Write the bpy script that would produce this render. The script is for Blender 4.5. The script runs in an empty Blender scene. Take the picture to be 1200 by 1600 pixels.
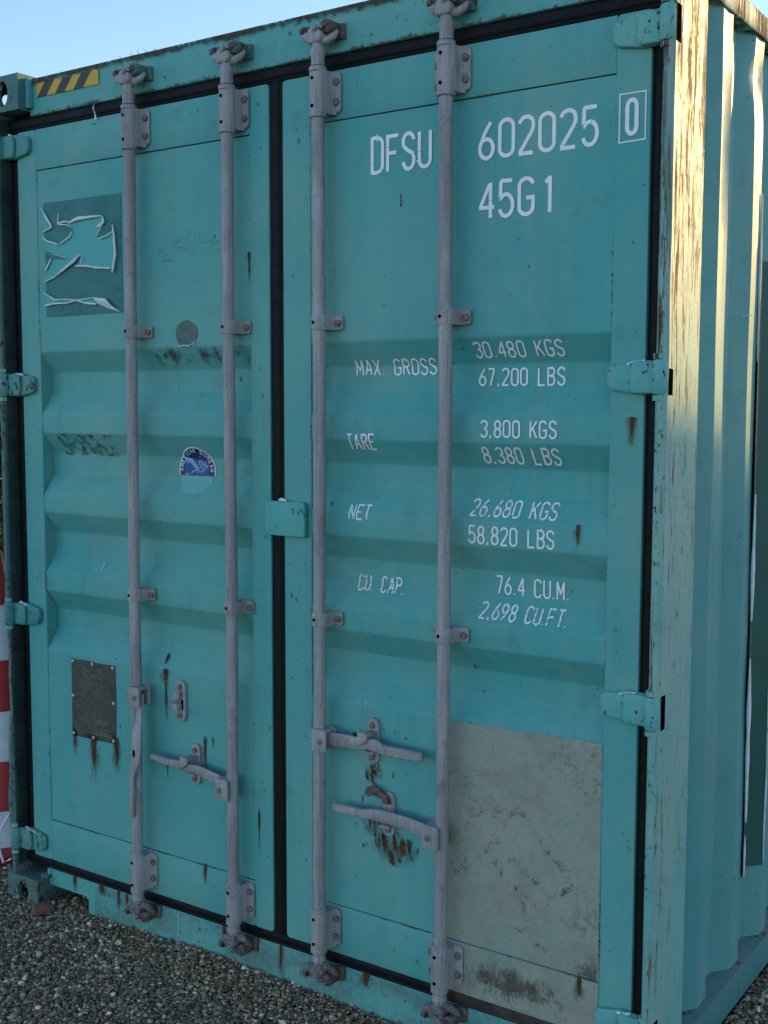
import bpy, bmesh, math, random
import numpy as np
from mathutils import Vector, Matrix, noise
from mathutils.geometry import tessellate_polygon
rnd = random.Random(7)
R = math.radians
scene = bpy.context.scene
C = scene.collection

# ------------------------------------------------------------------ camera, sky, sun, exposure
cam_d = bpy.data.cameras.new('camera'); cam = bpy.data.objects.new('camera', cam_d); C.objects.link(cam)
cam_d.sensor_fit = 'VERTICAL'; cam_d.sensor_height = 36.0; cam_d.sensor_width = 27.0
cam_d.lens = 1842.98 / 1600 * 36.0
cam_d.clip_start = 0.05; cam_d.clip_end = 3000
yaw, pitch, roll = 0.6004686, -0.0901981, 0.0022683
fwd = Vector((-math.sin(yaw) * math.cos(pitch), math.cos(yaw) * math.cos(pitch), math.sin(pitch)))
rt = Vector((math.cos(yaw), math.sin(yaw), 0)); up = rt.cross(fwd)
r2 = rt * math.cos(roll) + up * math.sin(roll); u2 = up * math.cos(roll) - rt * math.sin(roll)
M = Matrix((r2, u2, -fwd)).transposed().to_4x4(); M.translation = (3.45038, -2.68875, 1.79665)
cam.matrix_world = M
scene.camera = cam

SUN_AZ, SUN_EL = R(19.0), R(17.0)          # azimuth from +Y towards +X
world = bpy.data.worlds.new('World'); scene.world = world; world.use_nodes = True
wn = world.node_tree; bg = wn.nodes['Background']
sky = wn.nodes.new('ShaderNodeTexSky'); sky.sky_type = 'NISHITA'; sky.sun_disc = False
sky.sun_elevation = SUN_EL; sky.sun_rotation = SUN_AZ
sky.air_density = 1.0; sky.dust_density = 0.1; sky.ozone_density = 1.6; sky.altitude = 1500
wn.links.new(sky.outputs[0], bg.inputs[0]); bg.inputs[1].default_value = 0.15
sd = bpy.data.lights.new('sun', 'SUN'); sd.energy = 3.6; sd.angle = R(0.5); sd.color = (1.0, 0.63, 0.23)
sun = bpy.data.objects.new('sun', sd); C.objects.link(sun)
sv = Vector((math.sin(SUN_AZ) * math.cos(SUN_EL), math.cos(SUN_AZ) * math.cos(SUN_EL), math.sin(SUN_EL)))
sun.rotation_euler = (-sv).to_track_quat('-Z', 'Y').to_euler(); sun.location = (8, 12, 9)
scene.view_settings.view_transform = 'Standard'; scene.view_settings.look = 'None'
scene.view_settings.exposure = 0.98; scene.view_settings.gamma = 1.0
scene.view_settings.use_curve_mapping = False
scene.render.engine = 'CYCLES'
scene.cycles.max_bounces = 4; scene.cycles.diffuse_bounces = 3; scene.cycles.glossy_bounces = 2; scene.cycles.transparent_max_bounces = 16

# ------------------------------------------------------------------ node materials
class G:
    """small helper round a node tree"""
    def __init__(s, name):
        s.m = bpy.data.materials.new(name); s.m.use_nodes = True
        s.t = s.m.node_tree; s.b = s.t.nodes['Principled BSDF']; s.o = s.t.nodes['Material Output']
        s.co = s.n('ShaderNodeTexCoord').outputs['Object']
    def n(s, t, **k):
        x = s.t.nodes.new(t)
        for a, v in k.items(): setattr(x, a, v)
        return x
    def put(s, sock, v):
        if isinstance(v, bpy.types.NodeSocket): s.t.links.new(v, sock)
        elif v is not None: sock.default_value = v
    def noise(s, scale, detail=4, rough=.55, stretch=None, dist=0.0, loc=(0, 0, 0)):
        c = s.co
        if stretch or loc != (0, 0, 0):
            mp = s.n('ShaderNodeMapping'); s.put(mp.inputs[0], c); mp.inputs['Location'].default_value = loc
            if stretch: mp.inputs['Scale'].default_value = stretch
            c = mp.outputs[0]
        x = s.n('ShaderNodeTexNoise'); s.put(x.inputs['Vector'], c)
        x.inputs['Scale'].default_value = scale; x.inputs['Detail'].default_value = detail
        x.inputs['Roughness'].default_value = rough; x.inputs['Distortion'].default_value = dist
        return x.outputs[0]
    def ramp(s, v, a, b, lo=0.0, hi=1.0):
        x = s.n('ShaderNodeMapRange'); x.clamp = True; s.put(x.inputs[0], v)
        for i, q in enumerate((a, b, lo, hi)): x.inputs[i + 1].default_value = q
        return x.outputs[0]
    def math(s, op, a, b=None):
        x = s.n('ShaderNodeMath', operation=op); s.put(x.inputs[0], a)
        if b is not None: s.put(x.inputs[1], b)
        return x.outputs[0]
    def mix(s, f, a, b):
        x = s.n('ShaderNodeMix', data_type='RGBA'); s.put(x.inputs[0], f)
        for i, q in ((6, a), (7, b)):
            s.put(x.inputs[i], (*q, 1) if isinstance(q, tuple) else q)
        return x.outputs[2]
    def bump(s, h, strength, dist=.01, prev=None):
        x = s.n('ShaderNodeBump'); s.put(x.inputs['Height'], h)
        x.inputs['Strength'].default_value = strength; x.inputs['Distance'].default_value = dist
        if prev is not None: s.put(x.inputs['Normal'], prev)
        return x.outputs[0]
    def done(s, col, rough, normal=None, metal=0.0, spec=.5):
        s.put(s.b.inputs['Base Color'], (*col, 1) if isinstance(col, tuple) else col)
        s.put(s.b.inputs['Roughness'], rough); s.put(s.b.inputs['Metallic'], metal)
        s.b.inputs['Specular IOR Level'].default_value = spec
        if normal is not None: s.put(s.b.inputs['Normal'], normal)
        return s.m

TEAL = (.092, .388, .350)
def paint(name, base=TEAL, chip=.70, scratch=0.0, fade=.5, rough=.58, spec=.28, rim=False):
    g = G(name)
    k = lambda f: tuple(c * f for c in base)
    pale = (base[0] * 1.75, base[1] * 1.08, base[2] * 1.06)
    deep = (base[0] * .62, base[1] * .90, base[2] * 1.0)
    c = g.mix(g.ramp(g.noise(1.3, 3), .35, .7), k(.98), pale)
    c = g.mix(g.ramp(g.noise(.9, 2, loc=(5, 2, 9)), .42, .68, 0, .7), c, deep)
    st = g.ramp(g.noise(1, 4, .6, stretch=(26, 26, 1.1)), .48, .78, 0, fade)          # run-off streaks
    c = g.mix(st, c, (base[0] * 2.2, base[1] * .98, base[2] * .90))
    st2 = g.ramp(g.noise(1, 3, .6, stretch=(11, 11, .6), loc=(3, 3, 1)), .55, .8, 0, .35)
    c = g.mix(st2, c, (base[0] * 1.3, base[1] * .66, base[2] * .62))
    ck = g.ramp(g.noise(3.4, 7, .68, stretch=(1, 1, .55), loc=(9, 4, 2)), .47, .70, 0, .55)                # chalky fading in patches
    c = g.mix(ck, c, (base[0] * 2.4, base[1] * 1.08, base[2] * 1.0))
    dk = g.ramp(g.noise(6, 6, .7, stretch=(1.6, 1.6, .35), loc=(2, 7, 6)), .55, .74, 0, .34)
    c = g.mix(dk, c, (base[0] * .7, base[1] * .60, base[2] * .58))
    sp = g.ramp(g.noise(420, 2, .6), .3, .75, .86, 1.12)                                  # grainy chalky surface
    hsv = g.n('ShaderNodeHueSaturation'); g.put(hsv.inputs['Color'], c); g.put(hsv.inputs['Value'], sp)
    c = hsv.outputs[0]
    gr = g.ramp(g.noise(9, 6, .7, loc=(7, 1, 4)), .56, .78, 0, .35)                     # grime
    c = g.mix(gr, c, (.07, .10, .085))
    ch = g.math('MULTIPLY', g.ramp(g.noise(75, 3, .6, stretch=(1, 1, .7)), chip, chip + .035), g.ramp(g.noise(5, 3), .40, .55))
    nrm_h = ch
    if scratch:
        zone = g.ramp(g.noise(1, 3, .6, stretch=(22, 22, 1.6), loc=(1, 8, 2)), .36, .52)
        sx = g.n('ShaderNodeSeparateXYZ'); g.put(sx.inputs[0], g.co)
        hi = g.ramp(sx.outputs[2], 1.4, 2.75, -.03, .125)                                   # wear is heavier near the top
        s1 = g.ramp(g.math('ADD', g.noise(1, 6, .75, stretch=(75, 75, 5.0), dist=.6), g.math('MULTIPLY', hi, .8)), .64 - scratch * .07, .67 - scratch * .07)
        fine = g.ramp(g.math('ADD', g.noise(1, 6, .8, stretch=(170, 170, 26), dist=.8), hi), .60, .66)
        s1 = g.math('MULTIPLY', g.math('MAXIMUM', s1, fine), zone)
        s2 = g.math('MULTIPLY', g.ramp(g.noise(130, 3, .7), .62, .66), g.ramp(g.noise(6, 3, loc=(2, 2, 2)), .5, .65))
        ch = g.math('MAXIMUM', ch, g.math('MAXIMUM', s1, s2))
    rust = g.mix(g.noise(190, 3), (.028, .018, .014), (.10, .05, .024)) if not scratch else g.mix(g.ramp(g.noise(45, 4), .35, .65), (.035, .022, .015), (.17, .085, .030))
    c = g.mix(ch, c, rust)
    rr = g.mix(ch, g.n('ShaderNodeRGB').outputs[0], (.9, .9, .9))
    ro = g.math('ADD', g.ramp(g.noise(14, 4), .3, .7, rough - .07, rough + .1), g.math('MULTIPLY', ch, .3))
    n1 = g.bump(g.noise(2.6, 2), .22, .03)
    n2 = g.bump(g.noise(300, 2), .10, .002, n1)
    n3 = g.bump(ch, -.5, .002, n2)
    return g.done(c, ro, n3, 0, spec)

M_paint = paint('teal_paint')
M_frame = paint('teal_paint_frame', chip=.66, fade=.6)
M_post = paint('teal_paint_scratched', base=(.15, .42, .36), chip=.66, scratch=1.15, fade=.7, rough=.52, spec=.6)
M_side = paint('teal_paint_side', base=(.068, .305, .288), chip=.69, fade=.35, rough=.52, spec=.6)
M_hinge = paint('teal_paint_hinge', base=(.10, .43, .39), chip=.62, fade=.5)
M_rail = paint('teal_paint_rail', base=(.055, .215, .205), chip=.64, fade=.3, rough=.6)  # darker base puts shade on the rail into the colour, besides unfaded paint
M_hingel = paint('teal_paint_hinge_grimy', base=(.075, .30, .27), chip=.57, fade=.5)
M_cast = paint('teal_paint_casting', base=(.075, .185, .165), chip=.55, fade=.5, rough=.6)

def mk_zinc():
    g = G('weathered_bar_paint')
    c = g.mix(g.ramp(g.noise(3, 4, stretch=(4, 4, 1)), .35, .7), (.30, .283, .280), (.45, .43, .415))
    c = g.mix(g.ramp(g.noise(1, 5, .7, stretch=(140, 140, 7)), .47, .66, 0, .7), c, (.19, .168, .172))
    c = g.mix(g.ramp(g.noise(260, 3, .7), .42, .72, 0, .45), c, (.47, .43, .44))
    c = g.mix(g.ramp(g.noise(1, 5, .75, stretch=(210, 210, 3.0), loc=(2, 5, 3)), .56, .66, 0, .75), c, (.125, .11, .11))
    c = g.mix(g.ramp(g.noise(150, 4, .7), .62, .68, 0, .85), c, (.075, .055, .045))
    c = g.mix(g.ramp(g.noise(11, 5, .7), .58, .74, 0, .65), c, (.16, .12, .095))
    c = g.mix(g.ramp(g.noise(2.2, 4, .6, loc=(4, 1, 7)), .52, .66, 0, .5), c, (.20, .185, .185))
    n = g.bump(g.noise(240, 3), .35, .003)
    n = g.bump(g.noise(22, 3), .25, .006, n)
    return g.done(c, g.ramp(g.noise(20), .3, .7, .55, .75), n, .12, .4)
M_zinc = mk_zinc()
def mk_cast_iron():
    g = G('rusty_iron')
    c = g.mix(g.ramp(g.noise(55, 5, .7), .36, .62), (.055, .043, .038), (.20, .165, .15))
    c = g.mix(g.ramp(g.noise(120, 4), .52, .66), c, (.16, .085, .045))
    return g.done(c, .78, g.bump(g.noise(150, 4), .5, .004), .1, .3)
M_iron = mk_cast_iron()
def mk_bolt():
    g = G('bolt_steel')
    c = g.mix(g.ramp(g.noise(120, 4), .4, .65), (.24, .20, .20), (.15, .10, .075))
    return g.done(c, .65, g.bump(g.noise(200), .3, .003), .3, .4)
M_bolt = mk_bolt()
def mk_cam():
    g = G('forged_cam_steel')
    c = g.mix(g.ramp(g.noise(45, 5, .7), .36, .64), (.10, .085, .08), (.27, .245, .245))
    c = g.mix(g.ramp(g.noise(130, 4), .55, .68), c, (.10, .06, .04))
    return g.done(c, .72, g.bump(g.noise(140, 4), .5, .004), .1, .3)
M_cam = mk_cam()
def mk_rubber():
    g = G('black_rubber')
    c = g.mix(g.ramp(g.noise(1, 4, .6, stretch=(7, 7, 5)), .5, .75, 0, .7), (.0035, .004, .0055), (.013, .011, .010))
    c = g.mix(g.ramp(g.noise(60, 4, .7), .64, .72, 0, .6), c, (.10, .08, .065))
    return g.done(c, g.ramp(g.noise(30), .3, .7, .55, .75), g.bump(g.noise(90, 3), .2, .003), 0, .22)
M_rubber = mk_rubber()
def mk_dirt_rubber():
    g = G('dusty_rubber')
    c = g.mix(g.ramp(g.noise(20, 4, .6), .35, .7), (.030, .022, .018), (.085, .062, .05))
    return g.done(c, .8, g.bump(g.noise(90, 3), .3, .003), 0, .3)
M_drubber = mk_dirt_rubber()
def mk_dark():
    g = G('dark_hole'); return g.done((.004, .004, .0045), 1.0, None, 0, 0.0)
M_dark = mk_dark()
def mk_white(name, worn):
    g = G(name)
    c = g.mix(g.ramp(g.noise(40, 3), .35, .7), (.82, .82, .82), (.90, .90, .90))
    cr = g.ramp(g.noise(150, 5, .75), worn, worn + .03)
    c = g.mix(cr, c, (.12, .30, .27))
    return g.done(c, .5, g.bump(g.noise(200), .1, .002))
M_white = mk_white('white_vinyl', .70)
M_worn = mk_white('worn_white_vinyl', .555)
def mk_curl():
    g = G('peeling_vinyl')
    c = g.mix(g.ramp(g.noise(60, 3), .35, .7), (.62, .65, .66), (.80, .82, .82))
    return g.done(c, .55)
M_curl = mk_curl()
def mk_plain(name, a, b, sc, rough, metal=0., bs=.2, spec=.3):
    g = G(name)
    c = g.mix(g.ramp(g.noise(sc, 5, .65), .35, .68), a, b)
    return g.done(c, rough, g.bump(g.noise(sc * 6, 3), bs, .003), metal, spec)
def mk_ghost():
    g = G('unfaded_teal')
    nz = g.noise(5, 2, .4, stretch=(1, 1, 2.2))
    ring = g.ramp(g.math('SINE', g.math('MULTIPLY', nz, 95)), .35, .95, 0, .6)
    ring = g.math('MULTIPLY', ring, g.ramp(g.noise(7, 2, loc=(4, 4, 1)), .45, .6))
    c = g.mix(g.ramp(g.noise(9, 4), .35, .68), (.016, .150, .146), (.028, .200, .190))
    c = g.mix(ring, c, (.008, .075, .078))
    return g.done(c, .5, g.bump(g.noise(60), .1, .002), 0, .3)
M_ghost = mk_ghost()
M_ghostside = mk_plain('unfaded_dark_green', (.016, .085, .070), (.026, .115, .095), 6, .5)
M_bare = mk_plain('bare_teal', (.075, .385, .36), (.095, .42, .385), 5, .55)
M_yellow = mk_plain('yellow_tape', (.58, .34, .030), (.70, .44, .05), 30, .5)
M_black = mk_plain('black_tape', (.035, .035, .038), (.075, .07, .06), 30, .55)
M_plate = mk_plain('data_plate_metal', (.060, .060, .047), (.105, .10, .078), 22, .55, .3)
M_plateink = mk_plain('data_plate_relief', (.11, .105, .085), (.16, .15, .12), 60, .5, .3)
M_alu = mk_plain('rivet_aluminium', (.42, .44, .45), (.60, .62, .62), 200, .45, .4)
M_navy = mk_plain('emblem_navy', (.012, .035, .115), (.018, .05, .15), 40, .4)
M_blue = mk_plain('emblem_blue', (.022, .085, .26), (.035, .12, .33), 60, .4)
M_lblue = mk_plain('emblem_pale_blue', (.22, .36, .60), (.36, .48, .70), 90, .4)
M_cyan = mk_plain('glue_residue', (.15, .43, .41), (.18, .46, .44), 12, .5)
M_roof = mk_plain('roof_paint', (.09, .24, .2), (.16, .17, .12), 4, .7)

def mk_patch():
    g = G('worn_grey_patch')
    c = g.mix(g.ramp(g.noise(3.2, 4), .35, .68), (.35, .36, .285), (.275, .335, .270))
    c = g.mix(g.ramp(g.noise(1, 4, .6, stretch=(9, 9, 1.5)), .5, .75, 0, .6), c, (.36, .375, .315))
    c = g.mix(g.ramp(g.noise(140, 5, .75), .60, .68, 0, .75), c, (.055, .055, .045))
    c = g.mix(g.ramp(g.noise(330, 3, .7), .55, .66, 0, .45), c, (.09, .09, .075))
    c = g.mix(g.ramp(g.noise(7, 6, .7, loc=(1, 1, 5)), .48, .74, 0, .65), c, (.21, .18, .13))
    zone = g.ramp(g.noise(4.2, 3, loc=(3.3, 0, 1.1)), .50, .66)
    c = g.mix(g.math('MULTIPLY', zone, g.ramp(g.noise(28, 7, .8, dist=1.2), .50, .60, 0, .85)), c, (.07, .062, .05))
    n = g.bump(g.noise(180, 4), .25, .003)
    return g.done(c, .68, n, 0, .35)
M_patch = mk_patch()

def mk_stain(name, c1, c2, sc, lo, hi, stretch=(1, 1, .35), rough=.8):
    """thin film of rust or dirt: coverage from the mesh's own 'a' attribute broken up by noise"""
    g = G(name)
    at = g.n('ShaderNodeAttribute'); at.attribute_name = 'a'
    nz = g.noise(sc, 6, .72, stretch=stretch)
    f = g.ramp(g.math('ADD', at.outputs['Fac'], g.ramp(nz, .25, .75, -.5, .5)), lo, hi)
    f = g.math('MULTIPLY', f, g.ramp(at.outputs['Fac'], .02, .18))
    col = g.mix(g.ramp(g.noise(sc * 2, 4), .35, .65), c1, c2)
    g.done(col, rough, None, 0, .3)
    tr = g.n('ShaderNodeBsdfTransparent'); mx = g.n('ShaderNodeMixShader')
    g.put(mx.inputs[0], f); g.put(mx.inputs[1], tr.outputs[0]); g.put(mx.inputs[2], g.b.outputs[0])
    g.put(g.o.inputs['Surface'], mx.outputs[0])
    return g.m
M_rust = mk_stain('rust_stain', (.034, .016, .009), (.120, .050, .017), 90, .30, .75)
M_rustsoft = mk_stain('rust_wash', (.17, .085, .028), (.11, .075, .036), 60, .15, 1.15)
M_dirt = mk_stain('dirt_stain', (.045, .055, .048), (.085, .095, .082), 50, .35, 1.0)
M_brown = mk_stain('brown_smear', (.095, .065, .045), (.14, .11, .08), 150, .38, 1.15, stretch=(1, 1, .6))
M_chalk = mk_stain('chalk_run', (.45, .58, .60), (.6, .66, .66), 60, .3, 1.2)
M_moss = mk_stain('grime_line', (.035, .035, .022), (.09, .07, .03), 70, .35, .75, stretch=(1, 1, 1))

# ------------------------------------------------------------------ mesh helpers
class MB:
    def __init__(s): s.v = []; s.f = []; s.mi = []
    def add(s, vs, fs, mi=0):
        o = len(s.v); s.v += [tuple(p) for p in vs]
        s.f += [tuple(i + o for i in q) for q in fs]; s.mi += [mi] * len(fs); return s
    def bm(s, b, mi=0):
        b.verts.index_update(); s.add([v.co[:] for v in b.verts], [[v.index for v in f.verts] for f in b.faces], mi); b.free(); return s
    def box(s, x0, x1, y0, y1, z0, z1, bev=0.0, seg=2, mi=0):
        b = bmesh.new()
        bmesh.ops.create_cube(b, size=1)
        for v in b.verts:
            v.co = ((x0 + x1) / 2 + v.co.x * (x1 - x0), (y0 + y1) / 2 + v.co.y * (y1 - y0), (z0 + z1) / 2 + v.co.z * (z1 - z0))
        if bev: bmesh.ops.bevel(b, geom=b.edges[:], offset=bev, segments=seg, affect='EDGES', profile=.5)
        return s.bm(b, mi)
    def prism(s, pts, axis, a, b_, bev=0.0, seg=2, mi=0):
        """polygon (2D) extruded along axis from a to b_; for axis y pts are (x,z), for z (x,y), for x (y,z)"""
        b = bmesh.new()
        def P(p, t): return {'y': (p[0], t, p[1]), 'z': (p[0], p[1], t), 'x': (t, p[0], p[1])}[axis]
        f1 = b.faces.new([b.verts.new(P(p, a)) for p in pts])
        ex = bmesh.ops.extrude_face_region(b, geom=[f1])
        vec = Vector(P((0, 0), b_)) - Vector(P((0, 0), a))
        bmesh.ops.translate(b, verts=[e for e in ex['geom'] if isinstance(e, bmesh.types.BMVert)], vec=vec)
        bmesh.ops.recalc_face_normals(b, faces=b.faces[:])
        if bev: bmesh.ops.bevel(b, geom=b.edges[:], offset=bev, segments=seg, affect='EDGES', profile=.5)
        return s.bm(b, mi)
    def tube(s, path, rad, n=16, cap=True, mi=0):
        """round tube through points; rad is a number or a list"""
        P = [Vector(p) for p in path]; rs = rad if isinstance(rad, (list, tuple)) else [rad] * len(P)
        vs = []; fs = []
        d0 = (P[1] - P[0]).normalized(); ref = Vector((1, 0, 0)) if abs(d0.x) < .9 else Vector((0, 1, 0))
        for i, p in enumerate(P):
            d = (P[min(i + 1, len(P) - 1)] - P[max(i - 1, 0)]).normalized()
            u = (ref - d * ref.dot(d)).normalized(); w = d.cross(u)
            for j in range(n):
                t = 2 * math.pi * j / n; vs.append(p + (u * math.cos(t) + w * math.sin(t)) * rs[i])
        for i in range(len(P) - 1):
            for j in range(n):
                k = (j + 1) % n; fs.append((i * n + j, i * n + k, (i + 1) * n + k, (i + 1) * n + j))
        if cap: fs.append(tuple(range(n))[::-1]); fs.append(tuple((len(P) - 1) * n + j for j in range(n)))
        return s.add(vs, fs, mi)
    def sweep(s, prof, path, mi=0, up=Vector((0, -1, 0))):
        """closed 2D profile (a,b) swept along path: a across, b along 'up'"""
        P = [Vector(p) for p in path]; n = len(prof); vs = []; fs = []
        for i, p in enumerate(P):
            d = (P[min(i + 1, len(P) - 1)] - P[max(i - 1, 0)]).normalized()
            a = d.cross(up).normalized(); b = a.cross(d)
            vs += [p + a * q[0] + b * q[1] for q in prof]
        for i in range(len(P) - 1):
            for j in range(n):
                k = (j + 1) % n; fs.append((i * n + j, i * n + k, (i + 1) * n + k, (i + 1) * n + j))
        fs.append(tuple(range(n))[::-1]); fs.append(tuple((len(P) - 1) * n + j for j in range(n)))
        return s.add(vs, fs, mi)
    def mesh(s, name, mats, smooth=35):
        me = bpy.data.meshes.new(name); me.from_pydata(s.v, [], s.f)
        for m in (mats if isinstance(mats, (list, tuple)) else [mats]): me.materials.append(m)
        if any(s.mi): me.polygons.foreach_set('material_index', s.mi)
        if smooth:
            b = bmesh.new(); b.from_mesh(me); bmesh.ops.recalc_face_normals(b, faces=b.faces[:]); b.to_mesh(me); b.free()
            me.polygons.foreach_set('use_smooth', [True] * len(me.polygons)); me.set_sharp_from_angle(angle=R(smooth))
        me.update(); return me
    def build(s, name, mats, parent=None, smooth=35):
        o = bpy.data.objects.new(name, s.mesh(name, mats, smooth)); C.objects.link(o)
        if parent: adopt(o, parent)
        return o
def adopt(o, parent):
    o.parent = parent
    m = Matrix.Identity(4); p = parent
    if p.parent: m = Matrix.Translation(p.parent.location) if p.parent.type == 'EMPTY' else m
    else: m = Matrix.Translation(p.location)
    if p.type == 'EMPTY': o.matrix_parent_inverse = m.inverted()
def thing(name, loc, label, cat, group=None):
    o = bpy.data.objects.new(name, None); C.objects.link(o); o.location = loc; o.empty_display_size = .2
    o['label'] = label; o['category'] = cat
    if group: o['group'] = group
    return o
def circ(cx, cz, r, n=12, rx=None):
    return [(cx + (rx or r) * math.cos(2 * math.pi * i / n), cz + r * math.sin(2 * math.pi * i / n)) for i in range(n)]
def rrect(x0, x1, z0, z1, r, n=4):
    out = []
    for cx, cz, a in ((x1 - r, z1 - r, 0), (x0 + r, z1 - r, 90), (x0 + r, z0 + r, 180), (x1 - r, z0 + r, 270)):
        for i in range(n + 1):
            t = R(a + 90 * i / n); out.append((cx + r * math.cos(t), cz + r * math.sin(t)))
    return out

# ------------------------------------------------------------------ ground
def mk_ground():
    g = G('gravel_ground')
    v = g.n('ShaderNodeTexVoronoi'); g.put(v.inputs['Vector'], g.co); v.inputs['Scale'].default_value = 75
    sep = g.n('ShaderNodeSeparateColor'); g.put(sep.inputs[0], v.outputs['Color'])
    c = g.mix(sep.outputs[0], (.05, .046, .04), (.16, .145, .125))
    return g.done(c, .85, g.bump(v.outputs['Distance'], -.9, .012))
gm = MB()
gx = [-900, -60, -8, -3, 6, 12, 60, 900]; gy = [-900, -60, -8, -3, 14, 30, 80, 900]
vs = [(x, y, .012) for y in gy for x in gx]
fs = [(j * 8 + i, j * 8 + i + 1, j * 8 + i + 9, j * 8 + i + 8) for j in range(7) for i in range(7)]
ground = gm.add(vs, fs).build('ground', mk_ground(), smooth=0); ground['kind'] = 'structure'

def gh(x, y):
    """height of the gravel bed"""
    h = .026 + .008 * noise.noise((x * 2.3, y * 2.3, 1)) + .004 * noise.noise((x * 7, y * 7, 4))
    if y < .05: h += (.018 * math.exp(-((x - 1.0) / .40) ** 2) + .004) * math.exp(-((y + .02) / .12) ** 2)
    if x > 2.4: h += .012
    return h
def icos(sub):
    b = bmesh.new(); bmesh.ops.create_icosphere(b, subdivisions=sub, radius=1)
    b.verts.index_update(); v = np.array([q.co[:] for q in b.verts]); f = np.array([[q.index for q in p.verts] for p in b.faces]); b.free(); return v, f
def gravel(name, spots, sub, seed, mat):
    """spots: (x, y, z, radius)"""
    rs = np.random.RandomState(seed); V, F = icos(sub); n = len(spots); S = np.array(spots)
    nv = len(V)
    shapes = []
    for k in range(24):
        d = np.array([1 + .22 * noise.noise(Vector(p) * 1.3 + Vector((k * 3.7, 0, 0))) + .10 * noise.noise(Vector(p) * 3 + Vector((0, k * 5.1, 0))) for p in V])
        shapes.append(V * d[:, None])
    shapes = np.array(shapes)
    base = shapes[rs.randint(0, 24, n)]
    sc = np.stack([rs.uniform(.85, 1.35, n), rs.uniform(.75, 1.1, n), rs.uniform(.48, .8, n)], 1) * S[:, 3:4]
    P = base * sc[:, None, :]
    a, b = rs.normal(0, .38, n), rs.normal(0, .38, n); t = rs.uniform(0, 6.283, n)
    ca, sa, cb, sb, ct, st = np.cos(a), np.sin(a), np.cos(b), np.sin(b), np.cos(t), np.sin(t)
    y, z = P[..., 1] * ca[:, None] - P[..., 2] * sa[:, None], P[..., 1] * sa[:, None] + P[..., 2] * ca[:, None]
    x, z = P[..., 0] * cb[:, None] + z * sb[:, None], -P[..., 0] * sb[:, None] + z * cb[:, None]
    x, y = x * ct[:, None] - y * st[:, None], x * st[:, None] + y * ct[:, None]
    P = np.stack([x, y, z], -1) + S[:, None, :3]
    fa = (F[None] + (np.arange(n) * nv)[:, None, None]).reshape(-1, 3)
    me = bpy.data.meshes.new(name); me.vertices.add(n * nv); me.vertices.foreach_set('co', P.reshape(-1).astype(np.float32))
    me.loops.add(fa.size); me.loops.foreach_set('vertex_index', fa.reshape(-1).astype(np.int32))
    me.polygons.add(len(fa)); me.polygons.foreach_set('loop_start', (np.arange(len(fa)) * 3).astype(np.int32))
    me.polygons.foreach_set('loop_total', np.full(len(fa), 3, np.int32))
    me.update(calc_edges=True)
    me.polygons.foreach_set('use_smooth', [True] * len(me.polygons))
    # every stone has its own colour
    u = rs.uniform(0, 1, n); w = rs.uniform(0, 1, n); q = rs.uniform(0, 1, n)
    val = np.where(u < .36, .065 + .07 * w, np.where(u < .80, .14 + .14 * w, np.where(u < .95, .30 + .18 * w, .55 + .2 * w)))
    col = np.stack([val * (1.32 + .20 * q), val * (1.02 + .05 * q), val * (.70 - .12 * q), np.ones(n)], 1)
    red = rs.uniform(0, 1, n) < .03; col[red, 0] *= 1.35; col[red, 2] *= .8
    at = me.color_attributes.new('col', 'FLOAT_COLOR', 'POINT'); at.data.foreach_set('color', np.repeat(col, nv, 0).reshape(-1).astype(np.float32))
    me.materials.append(mat)
    o = bpy.data.objects.new(name, me); C.objects.link(o); return o
def mk_stone():
    g = G('stone')
    at = g.n('ShaderNodeAttribute'); at.attribute_name = 'col'
    hs = g.n('ShaderNodeHueSaturation'); g.put(hs.inputs['Color'], at.outputs['Color'])
    g.put(hs.inputs['Value'], g.ramp(g.noise(190, 5, .7), .3, .7, .72, 1.25))
    return g.done(hs.outputs[0], .72, g.bump(g.noise(260, 3), .35, .003), 0, .4)
M_stone = mk_stone()
spots = []
def lay(x0, x1, y0, y1, step, rmin, rmax, keep=lambda x, y: True, lift=0.0, p=1.0):
    y = y0
    while y < y1:
        x = x0
        while x < x1:
            xx, yy = x + rnd.uniform(-.6, .6) * step, y + rnd.uniform(-.6, .6) * step
            if rnd.random() < p and keep(xx, yy):
                r = rmin + (rmax - rmin) * rnd.random() ** 1.8
                spots.append((xx, yy, gh(xx, yy) + lift + rnd.uniform(-.004, .004), r))
            x += step
        y += step
inview = lambda x, y: (y < .02 or (x < .17 and y < .25) or (.165 < x < .38 and y < .12)) and y > (-.78 + (x - .75) * .70 if x > .75 else -.78 - (x - .75) * .72)
lay(-.3, 1.75, -.90, .20, .0077, .0035, .0072, inview)
lay(-.3, 1.75, -.90, .20, .019, .0048, .0108, inview, .004, .5)
right = lambda x, y: x > 2.43
lay(2.43, 2.72, .30, 1.5, .0095, .0045, .009, right)
lay(2.43, 2.72, .30, 1.5, .023, .006, .0125, right, .004, .5)
g1 = gravel('gravel', spots, 2, 3, M_stone)
g1['kind'] = 'stuff'; g1['label'] = 'loose grey and brown gravel stones in front of the container'; g1['category'] = 'gravel'
spots = []
outer = lambda x, y: not inview(x, y) and not (x > 2.43 and .30 < y < 1.5 and x < 2.72) and not (-.02 < x < 2.44 and y > .03)
lay(-1.9, 4.2, -2.4, 2.2, .030, .011, .020, outer)
g2 = gravel('gravel', spots, 1, 5, M_stone)
g2['kind'] = 'stuff'; g2['label'] = 'wider bed of grey gravel around the container'; g2['category'] = 'gravel'

# ------------------------------------------------------------------ the container
W, L, H = 2.438, 12.192, 2.896
box = thing('shipping_container', (W / 2, L / 2, 0), 'weathered teal steel shipping container with closed double doors', 'container')

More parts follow.
